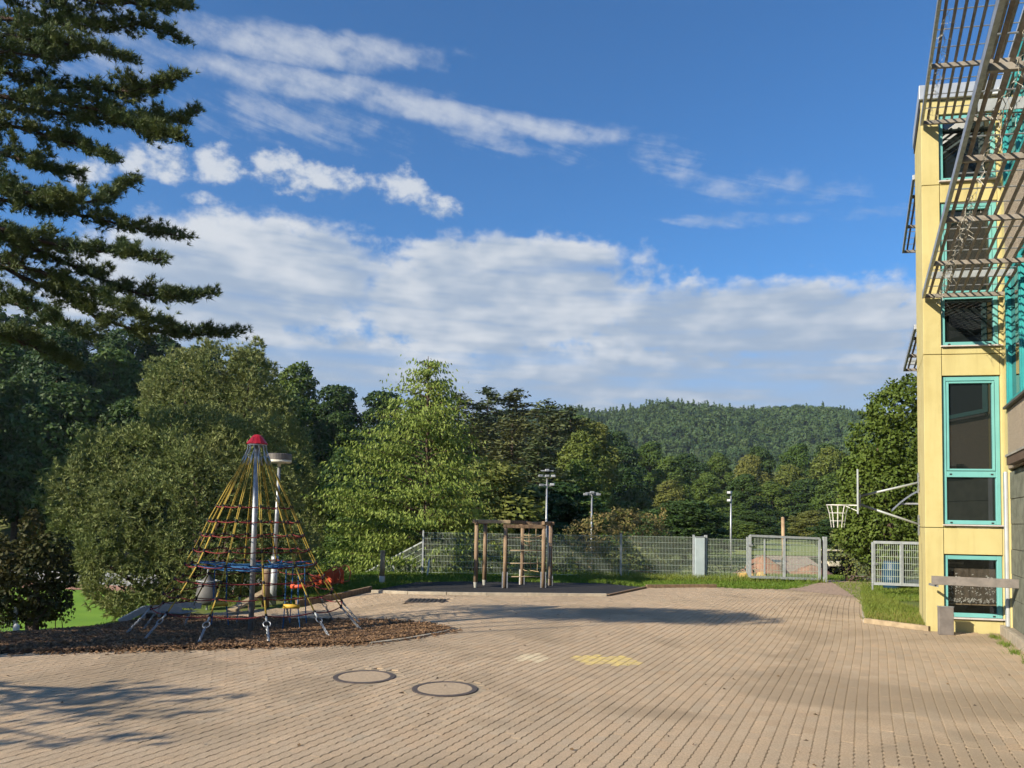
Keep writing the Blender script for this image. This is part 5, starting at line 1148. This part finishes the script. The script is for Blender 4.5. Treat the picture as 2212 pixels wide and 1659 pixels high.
# ------------------------------------------------------------------ cherry tree behind the fence
def cherry():
    rg = np.random.default_rng(9); Y = 27.6; base = at(925, 1250, Y); base[2] = float(zg(base[0], base[1])) - 0.1; k = Y / FPX
    t = thing('cherry_tree', 'bright green cherry tree with drooping leaves in the middle behind the fence', 'tree', base)
    tab = np.array([(765, 18, 18), (800, 38, 30), (840, 74, 50), (880, 96, 62), (930, 130, 82), (985, 168, 102), (1040, 222, 118), (1100, 218, 124), (1160, 205, 118), (1210, 205, 118), (1250, 190, 110)], float)
    axis = lambda py: at(925 - (py - 765) * 0.008, py, Y)
    tr = [base] + [axis(y) for y in (1200, 1100, 1000, 900, 820, 770)]
    MB().tube(tr, [0.16, 0.14, 0.12, 0.09, 0.06, 0.03, 0.012], 9).build('trunk', M_BARK, t, True)
    bm = MB(); P, Dn = [], []
    for i in range(205):
        py = 775 + 475 * ((i + rg.uniform(0, 1)) / 205) ** 0.8; a = rg.uniform(0, math.tau) if i % 3 else rg.choice((0.0, math.pi)) + rg.normal(0, .35)
        wl, wr = np.interp(py, tab[:, 0], tab[:, 1]), np.interp(py, tab[:, 0], tab[:, 2])
        wdt = (wr if math.cos(a) > 0 else wl) * abs(math.cos(a)) + 0.8 * (wl + wr) / 2 * (1 - abs(math.cos(a))); R = max(0.3, wdt * k * rg.uniform(0.72, 1.10))
        rise = 0.28 * R; s = axis(py) - (0, 0, rise * 0.8); dirn = np.array([math.cos(a), math.sin(a), 0]); m = 8
        br = [s + dirn * R * f + (0, 0, rise * (1.6 * f - 0.75 * f * f)) + rg.normal(0, .02, 3) for f in np.linspace(0, 1, m)]; br = np.array(br)
        bm.tube(br, np.linspace(0.028, 0.006, m), 5, False)
        nl = int(40 + R * 62); f = rg.uniform(0.18, 1.03, nl) ** 0.8; q = np.stack([np.interp(f * (m - 1), np.arange(m), br[:, j]) for j in range(3)], -1)
        spread = 0.22 + 0.10 * R; off = rg.normal(0, 1, (nl, 3)) * np.array([spread, spread, 0.07]) * (0.35 + f[:, None] * .65)
        P.append(q + off); Dn.append(np.tile(dirn * 0.35, (nl, 1)) + rg.normal(0, .35, (nl, 3)) + (0, 0, -0.75))
    P, Dn = np.concatenate(P), np.concatenate(Dn); N = unit(np.cross(Dn, rg.normal(size=P.shape)))
    V, F = leaf_cards(P, N, 0.145 * rg.uniform(.75, 1.25, len(P)), 0.062, rg, Dn)
    link('crown', mesh_np('crown', V - base, [F], L_CHERRY), t); bm.build('branches', M_BARK, t, True); print('cherry leaves', len(P))
cherry()

# ------------------------------------------------------------------ shrubs along the fence and the tree by the tower
def gb_(px, Y):
    p = at(px, 1245, Y); p[2] = float(zg(p[0], p[1])) - 0.05; return p
for (name, lb_, px, Y, L, m, lf, dn) in (
    ('brownish_shrub', 'rounded shrub with browning seed heads behind the fence in the middle', 1340, 29.5, [(1255, 1160, 40, 34), (1300, 1140, 45, 34), (1345, 1125, 42, 30), (1395, 1140, 42, 34), (1425, 1165, 34, 34), (1330, 1190, 70, 40), (1400, 1200, 60, 40), (1270, 1200, 50, 40), (1432, 1112, 8, 18)], L_BROWN, 0.10, 130),
    ('fence_hedge', 'green shrub growing through the fence behind the climbing frame', 1180, 27.0, [(1215, 1185, 40, 35), (1160, 1190, 50, 38), (1220, 1225, 45, 35), (1150, 1230, 50, 35), (1260, 1225, 40, 35)], L_HEDGE, 0.085, 150),
    ('fence_hedge', 'dark green shrub behind the fence left of the climbing frame', 985, 27.6, [(945, 1210, 45, 36), (1000, 1200, 50, 40), (1055, 1210, 45, 38), (960, 1240, 60, 30), (1040, 1240, 60, 30), (1090, 1215, 40, 40)], L_BROAD, 0.085, 140),
    ('fence_hedge', 'light green shrub behind the fence panel left of the cabinet', 1440, 27.4, [(1370, 1215, 42, 36), (1420, 1205, 45, 38), (1470, 1215, 36, 34), (1400, 1240, 60, 26), (1330, 1225, 40, 34)], L_HEDGE, 0.085, 150),
    ('dark_fence_shrub', 'dark shrub behind the fence panel between the cabinet and the large gate', 1570, 31.0, [(1545, 1215, 30, 34), (1585, 1225, 30, 28), (1520, 1225, 26, 30), (1610, 1230, 22, 20)], L_BROADD, 0.09, 130),
    ('bank_bush', 'green bush on the bank under the red slide', 620, 25.0, [(560, 1250, 60, 45), (640, 1240, 60, 50), (700, 1245, 50, 40), (600, 1290, 70, 30), (520, 1290, 60, 34)], L_BROADD, 0.09, 120),
    ('path_shrub', 'straggling shrub with bare twigs right of the gate opening', 1830, 25.5, [(1845, 1190, 40, 38), (1870, 1215, 40, 34), (1815, 1200, 24, 34), (1850, 1230, 44, 24), (1895, 1220, 40, 34), (1820, 1160, 26, 26)], L_HEDGE, 0.085, 130)):
    lobe_plant(name, lb_, 'shrub', gb_(px, Y), px_lobes(L, Y), m, int(px), lf, dn, False, 0.035, None, 0.4, 'shrubs behind the wire fence', nstem=6)
b = gb_(1935, 24.5)
lobe_plant('lime_tree', 'dense rounded broadleaf tree standing left of the yellow tower', 'tree', b, px_lobes([(1935, 890, 62, 60), (1975, 850, 50, 40), (1905, 890, 26, 40), (1895, 965, 62, 60), (1965, 965, 70, 70), (1855, 1035, 46, 46), (1915, 1050, 70, 60), (1985, 1060, 70, 70), (1845, 1100, 42, 44), (1905, 1130, 66, 56), (1975, 1150, 70, 60), (1850, 1160, 46, 40), (1920, 1195, 66, 44), (1990, 1210, 60, 46), (2040, 960, 60, 90), (2050, 1100, 60, 90), (1872, 1005, 40, 40)], 24.5), L_RIGHT, 51, 0.13, 260, False, 0.12, None, 0.3, nstem=10)

# ------------------------------------------------------------------ woodland
def proto_broad(seed, m, H=16.0, R=4.0, leaf=0.36, dens=30, z0=0.16):
    rg = np.random.default_rng(seed); lobes = []
    for i in range(26):
        f = (i + .5) / 26; z = H * (z0 + (0.93 - z0) * f); prof = math.sin(math.pi * min(1, (0.12 + f * 0.86)) ** 0.85) ** 0.7
        a = i * 2.4 + rg.normal(0, .3); rr = R * prof * rg.uniform(0.35, 0.72); r = R * rg.uniform(0.26, 0.44) * (0.75 + 0.4 * prof)
        lobes.append((np.array([rr * math.cos(a), rr * math.sin(a), z]), np.array([r, r, r * rg.uniform(.65, .95)])))
    P, N = lobe_points(lobes, dens, rg, up=0.4)
    V, F = leaf_cards(P, unit(N + rg.normal(0, .65, N.shape)), leaf * rg.uniform(.4, 1.7, len(P)), leaf * rg.uniform(.4, .95, len(P)), rg)
    cr = mesh_np('crown', V, [F], m); mb = MB()
    mb.tube([(0, 0, -1), (0.1, 0, H * .3), (-.1, .1, H * .6), (0, 0, H * .9)], [0.28, 0.22, 0.14, 0.03], 7)
    for c, r in lobes[::3]: mb.tube([(0, 0, c[2] - 1.8), c * (0.5, 0.5, 1) - (0, 0, .8), c], [0.10, 0.07, 0.03], 5)
    me = bpy.data.meshes.new('trunk'); me.from_pydata(np.concatenate(mb.v).tolist(), [], mb.f); me.materials.append(M_BARK); return me, cr
def proto_conifer(seed, m, H=18.0, R=3.0, leaf=0.42, z0=0.12, pads=False):
    rg = np.random.default_rng(seed); P, N, D = [], [], []; mb = MB(); mb.tube([(0, 0, -1), (0.05, 0, H * .5), (0, 0, H * .98)], [0.25, 0.16, 0.02], 7)
    nw = 26
    for i in range(nw):
        f = i / (nw - 1); z = H * (z0 + (0.99 - z0) * f); L = R * (1 - f) ** (0.40 if pads else 0.85) * (1 + (rg.normal(0, .16) if pads else rg.normal(0, .07))) + 0.16
        if pads: L *= min(1, 0.45 + f * 1.6)
        for j in range(7 if not pads else 6):
            a = rg.uniform(0, math.tau); l = L * rg.uniform(0.65, 1.1); n = int(8 + l * (13 if not pads else 15)); q = rg.uniform(0.12, 1, n)
            dr = np.array([math.cos(a), math.sin(a), 0]); droop = (-0.22 if not pads else 0.10)
            p = dr * (l * q)[:, None] + np.stack([np.zeros(n), np.zeros(n), z + droop * l * q ** 1.5], -1) + rg.normal(0, 1, (n, 3)) * np.array([.16, .16, .10]) * (1 if not pads else 1.5)
            P.append(p); N.append(np.tile((0, 0, 1.), (n, 1)) + rg.normal(0, .6, (n, 3)) + dr * .3); D.append(np.tile(dr, (n, 1)) + rg.normal(0, .55, (n, 3)))
            if j < 2: mb.tube([(0, 0, z), dr * l * .9 + (0, 0, z + droop * l * .8)], [0.05, 0.012], 4, False)
    P, N, D = np.concatenate(P), unit(np.concatenate(N)), np.concatenate(D); N = unit(np.cross(np.cross(D, N), D))
    V, F = leaf_cards(P, N, leaf * rg.uniform(.6, 1.3, len(P)), leaf * .42, rg, D)
    me = bpy.data.meshes.new('trunk'); me.from_pydata(np.concatenate(mb.v).tolist(), [], mb.f); me.materials.append(M_BARK); return me, mesh_np('crown', V, [F], m)
PB = [proto_broad(61, L_BROAD), proto_broad(62, L_BROAD, R=4.4), proto_broad(63, L_BROADD), proto_broad(64, L_BROADY, R=3.7), proto_broad(65, L_BROADD, R=4.6)]
PC = [proto_conifer(71, L_CONIF, R=3.6, pads=True), proto_conifer(72, L_CONIF, R=3.3, pads=True), proto_conifer(73, L_CONIF, R=2.8, pads=True)]
LAB = {'b': ('broadleaf_tree', 'mid green broadleaf tree in the wood behind the sports ground'), 'd': ('broadleaf_tree', 'dark green broadleaf tree in the wood behind the sports ground'), 'y': ('broadleaf_tree', 'yellowish green broadleaf tree in the wood behind the sports ground'), 'c': ('forest_conifer', 'slender conifer in the wood behind the sports ground')}
MARKS = [(-999, 'at the left edge behind the big pine'), (120, 'behind the hanging pine limbs'), (300, 'left of the olive pine top'), (430, 'behind the olive pine'), (560, 'above the red pyramid cap'), (640, 'above the drum lamp'), (720, 'left of the cherry tree'), (820, 'behind the cherry tree'), (960, 'right of the cherry tree top'), (1040, 'above the climbing frame'), (1130, 'above the six lamp mast'), (1215, 'above the crossbar mast'), (1300, 'above the brownish shrub'), (1400, 'right of the brownish shrub'), (1480, 'above the fence cabinet'), (1545, 'above the two lamp mast'), (1610, 'above the large gate'), (1700, 'above the bare wooden pole'), (1780, 'above the basketball net'), (1860, 'behind the lime tree'), (1950, 'hidden behind the yellow tower')]
TREES = {}
def row_word(r):
    return 'on the skyline' if r == 0 else 'just below the skyline' if r < 80 else 'halfway down the wood' if r < 140 else 'low in the wood' if r < 200 else 'at the foot of the wood'
def plant(kind, px, ytop, Y, rg, wide=1.0, zb=None, own=None, row=0):
    if own is None: own = {'b': 'mid green broadleaf ', 'd': 'dark green broadleaf ', 'y': 'yellowish broadleaf ', 'c': 'dark conifer '}[kind] + row_word(row) + ' ' + [m for x0, m in MARKS if px >= x0][-1]
    top = at(px, ytop, Y); x, y = top[0], top[1]; z = float(zg(x, y)) if zb is None else zb; h = max(3.0, top[2] - z)
    me_t, me_c = {'b': PB[rg.integers(0, 2)], 'd': PB[rg.choice((2, 4))], 'y': PB[3], 'c': PC[rg.integers(0, 3)]}[kind]
    H0 = 18.0 if kind == 'c' else 15.9
    t = thing(LAB[kind][0], own or LAB[kind][1], 'tree', (x, y, z), 'woodland trees behind the sports ground'); TREES.setdefault(t['label'], []).append((px, t))
    s = h / H0; sx = wide * (0.55 * s + 0.45) * rg.uniform(.9, 1.12)
    t.scale = (sx, sx, s); t.rotation_euler = (0, 0, rg.uniform(0, 6.28)); link('trunk', me_t, t); link('crown', me_c, t)
SKY = np.array([(-200, 620), (0, 645), (60, 662), (150, 672), (250, 700), (330, 705), (430, 735), (520, 745), (570, 762), (600, 792), (660, 772), (690, 785), (735, 832), (790, 815), (850, 842), (940, 846), (1000, 842), (1050, 836), (1090, 832), (1130, 842), (1170, 846), (1215, 852), (1250, 885), (1290, 905), (1340, 925), (1400, 935), (1450, 950), (1500, 975), (1560, 972), (1620, 962), (1700, 955), (1770, 943), (1830, 945), (1900, 950), (2000, 950), (2200, 950)], float)
sky_y = lambda px: float(np.interp(px, SKY[:, 0], SKY[:, 1]))
def wood():
    rg = np.random.default_rng(77); cnt = 0
    for (Y, off, sp) in ((88, 0, 4.6), (74, 62, 5.0), (62, 135, 5.2), (50, 215, 4.8), (42, 268, 4.2)):
        px = -190.0; kd = 'b'; skip = False
        while px < 1300:
            jit = rg.normal(0, 13) if off else abs(rg.normal(0, 9)); yt = sky_y(px) + off * (1.0 if px < 1150 else 0.75) + jit; yt = min(yt, 1135)
            skip = (Y < 56 and px < 560) or (Y < 45 and px < 640)
            if not skip:
                r = rg.uniform()
                if 985 < px < 1245 and off < 140: kd = 'c'
                elif px < 560: kd = 'd' if r < .5 else ('b' if r < .8 else 'c')
                elif px < 980: kd = 'd' if r < .55 else 'b'
                else: kd = 'b' if r < .4 else ('y' if r < .65 else 'd')
                plant(kd, px, yt, Y + rg.normal(0, 1.6), rg, 1.0 if kd != 'c' else 1.7, row=off); cnt += 1
            px += sp * FPX / Y * rg.uniform(.8, 1.2) * (0.7 if kd == 'c' and not skip else 1.0)
    for (Y, off, sp) in ((165, 0, 7.5), (145, 30, 7.5), (118, 75, 6.5), (95, 115, 6.0), (76, 150, 5.2), (58, 185, 4.6)):
        px = 1255.0
        while px < 2080:
            yt = sky_y(px) + off + (rg.normal(0, 12) if off else abs(rg.normal(0, 7)))
            gap = 1615 < px < 1825 and Y < 140
            if not gap:
                r = rg.uniform(); kd = 'b' if r < .4 else ('y' if r < .68 else 'd')
                plant(kd, px, min(yt, 1150), Y + rg.normal(0, 3), rg, 1.15, row=off); cnt += 1
            px += sp * FPX / Y * rg.uniform(.8, 1.25)
    # undergrowth in front of the far wood seen through the gate
    for px, yt, Y, kd, lb_ in ((1640, 1085, 120, 'd', 'dark tree at the far end of the meadow above the earth heap'), (1755, 1100, 100, 'y', 'round yellowish bush tree above the right end of the large gate'), (1700, 1128, 110, 'd', 'grey green bush behind the bare wooden pole'), (1805, 1120, 70, 'd', 'dark bush behind the basketball net'), (1670, 1040, 138, 'b', 'mid green tree rising behind the bare wooden pole'), (1740, 1030, 138, 'd', 'dark tree behind the yellowish bush above the gate'), (1800, 1020, 130, 'b', 'mid green tree left of the basketball backboard'), (1620, 1100, 90, 'd', 'dark tree just right of the two lamp floodlight mast'), (1062, 985, 40, 'y', 'pale olive tree right beside the cherry tree crown'), (1105, 1055, 41, 'd', 'dark shrub tree behind the left end of the climbing frame'), (1480, 1075, 50, 'd', 'dark tree right of the brownish shrub'), (1250, 1060, 44, 'b', 'green tree behind the mast with the single crossbar')):
        plant(kd, px, yt, Y, rg, 1.3, own=lb_); cnt += 1
    # unseen trees added beyond the left edge to shade the left wood
    for k, (x, y, h, kd, lb_) in enumerate(((-50, 52, 22, 'd', 'unseen dark broadleaf tree added for shade beyond the left edge, nearest the wood'), (-58, 45, 22, 'b', 'unseen green broadleaf tree added for shade beyond the left edge by the field'), (-66, 40, 24, 'd', 'unseen dark broadleaf tree added for shade, farthest beyond the left edge'))):
        me_t, me_c = {'b': PB[0], 'd': PB[4], 'c': PC[1]}[kd]; t = thing(LAB[kd][0], lb_, 'tree', (x, y, float(zg(x, y))), 'woodland trees behind the sports ground'); s = h / 16; t.scale = (s, s, s); link('trunk', me_t, t); link('crown', me_c, t)
    for lb_, L in TREES.items():
        if len(L) > 1:
            for i, (_, t) in enumerate(sorted(L, key=lambda q: q[0])): t['label'] = lb_ + (', left' if i == 0 else ', right' if i == len(L) - 1 else ', middle')
    print('woodland', cnt)
wood()

# ------------------------------------------------------------------ far wooded hill
def hill():
    rg = np.random.default_rng(88); R_ = np.array([(700, 905), (900, 900), (1100, 893), (1180, 888), (1260, 876), (1310, 884), (1420, 876), (1600, 873), (1700, 880), (1800, 884), (1900, 888), (2050, 895), (2300, 905), (2600, 930)], float)
    pxs = np.linspace(600, 2700, 70); fs = np.linspace(0, 1.35, 22); V = []
    for f in fs:
        Y = 380 + 260 * f
        for px in pxs:
            r = at(px, float(np.interp(px, R_[:, 0], R_[:, 1])), 640); zt = r[2] - 13; p = at(px, 1000, Y); g = math.sin(min(f, 1.35) * math.pi / 2 / 1.0) if f <= 1 else 1 - (f - 1) * .5
            V.append((p[0], p[1], -6 + (zt + 6) * max(0, g) + 3 * math.sin(px * .02 + f * 5)))
    V = np.array(V); n = len(pxs); i = np.arange(len(fs) - 1)[:, None] * n + np.arange(n - 1)[None]; F = np.stack([i, i + 1, i + n + 1, i + n], -1).reshape(-1, 4)
    ho = tag(link('hill', mesh_np('hill', V, [F], mat('hill_floor', (0.05, 0.075, 0.025), (0.035, 0.055, 0.02), 0.05, 0.95), True)), kind='structure')
    G = V.reshape(len(fs), n, 3); nt_ = 6500; fi = rg.uniform(0, 16.2, nt_); pi = rg.uniform(14, n - 9, nt_); a, b = fi.astype(int), pi.astype(int); u, v = (fi - a)[:, None], (pi - b)[:, None]
    C = G[a, b] * (1 - u) * (1 - v) + G[a + 1, b] * u * (1 - v) + G[a, b + 1] * (1 - u) * v + G[a + 1, b + 1] * u * v
    k = 60; con = rg.uniform(0, 1, nt_) < (0.35 + 0.3 * np.sin(C[:, 0] * .02)); h = rg.uniform(5, 11, nt_); r = np.where(con, rg.uniform(1.6, 2.6, nt_), rg.uniform(2.4, 5.0, nt_))
    d = unit(rg.normal(size=(nt_, k, 3))); d[..., 2] = np.abs(d[..., 2]) * 1.2 - 0.25; tz = rg.uniform(0, 1, (nt_, k))
    P = np.where(con[:, None, None], np.stack([d[..., 0] * (1 - tz) * r[:, None] * 1.2, d[..., 1] * (1 - tz) * r[:, None] * 1.2, 0.2 * h[:, None] + tz * h[:, None]], -1), np.stack([d[..., 0] * r[:, None], d[..., 1] * r[:, None], 0.55 * h[:, None] + d[..., 2] * h[:, None] * .38], -1)) + C[:, None]
    N = unit(d + rg.normal(0, .4, d.shape)); P, N = P.reshape(-1, 3), N.reshape(-1, 3); V, F = leaf_cards(P, N, rg.uniform(1.2, 2.4, len(P)), 1.3, rg)
    V = V.reshape(-1, 4, 3)[:, [0, 1, 3]].copy(); V[:, 1] = V[:, 1] * 2 - V[:, 0] * .5 - V[:, 2] * .5; V = V.reshape(-1, 3)
    o = link('hill_forest', mesh_np('hill_forest', V, [np.arange(len(V)).reshape(-1, 3)], L_HILL), ho); tag(o, 'distant mixed forest covering the hill', None, None, 'stuff')
hill()

# ------------------------------------------------------------------ the air: thin haze over the valley
hm = bpy.data.materials.new('haze_air'); hm.use_nodes = True; hnt = hm.node_tree; hnt.nodes.remove(hnt.nodes['Principled BSDF'])
hv = hnt.nodes.new('ShaderNodeVolumePrincipled'); hv.inputs['Color'].default_value = (0.72, 0.84, 1.0, 1); hv.inputs['Density'].default_value = 0.00017; hv.inputs['Anisotropy'].default_value = 0.2
hnt.links.new(hv.outputs[0], hnt.nodes['Material Output'].inputs['Volume'])
hz_ = MB().box(-1000, 1000, -40, 960, -12, 170).build('haze', hm); tag(hz_, kind='stuff')
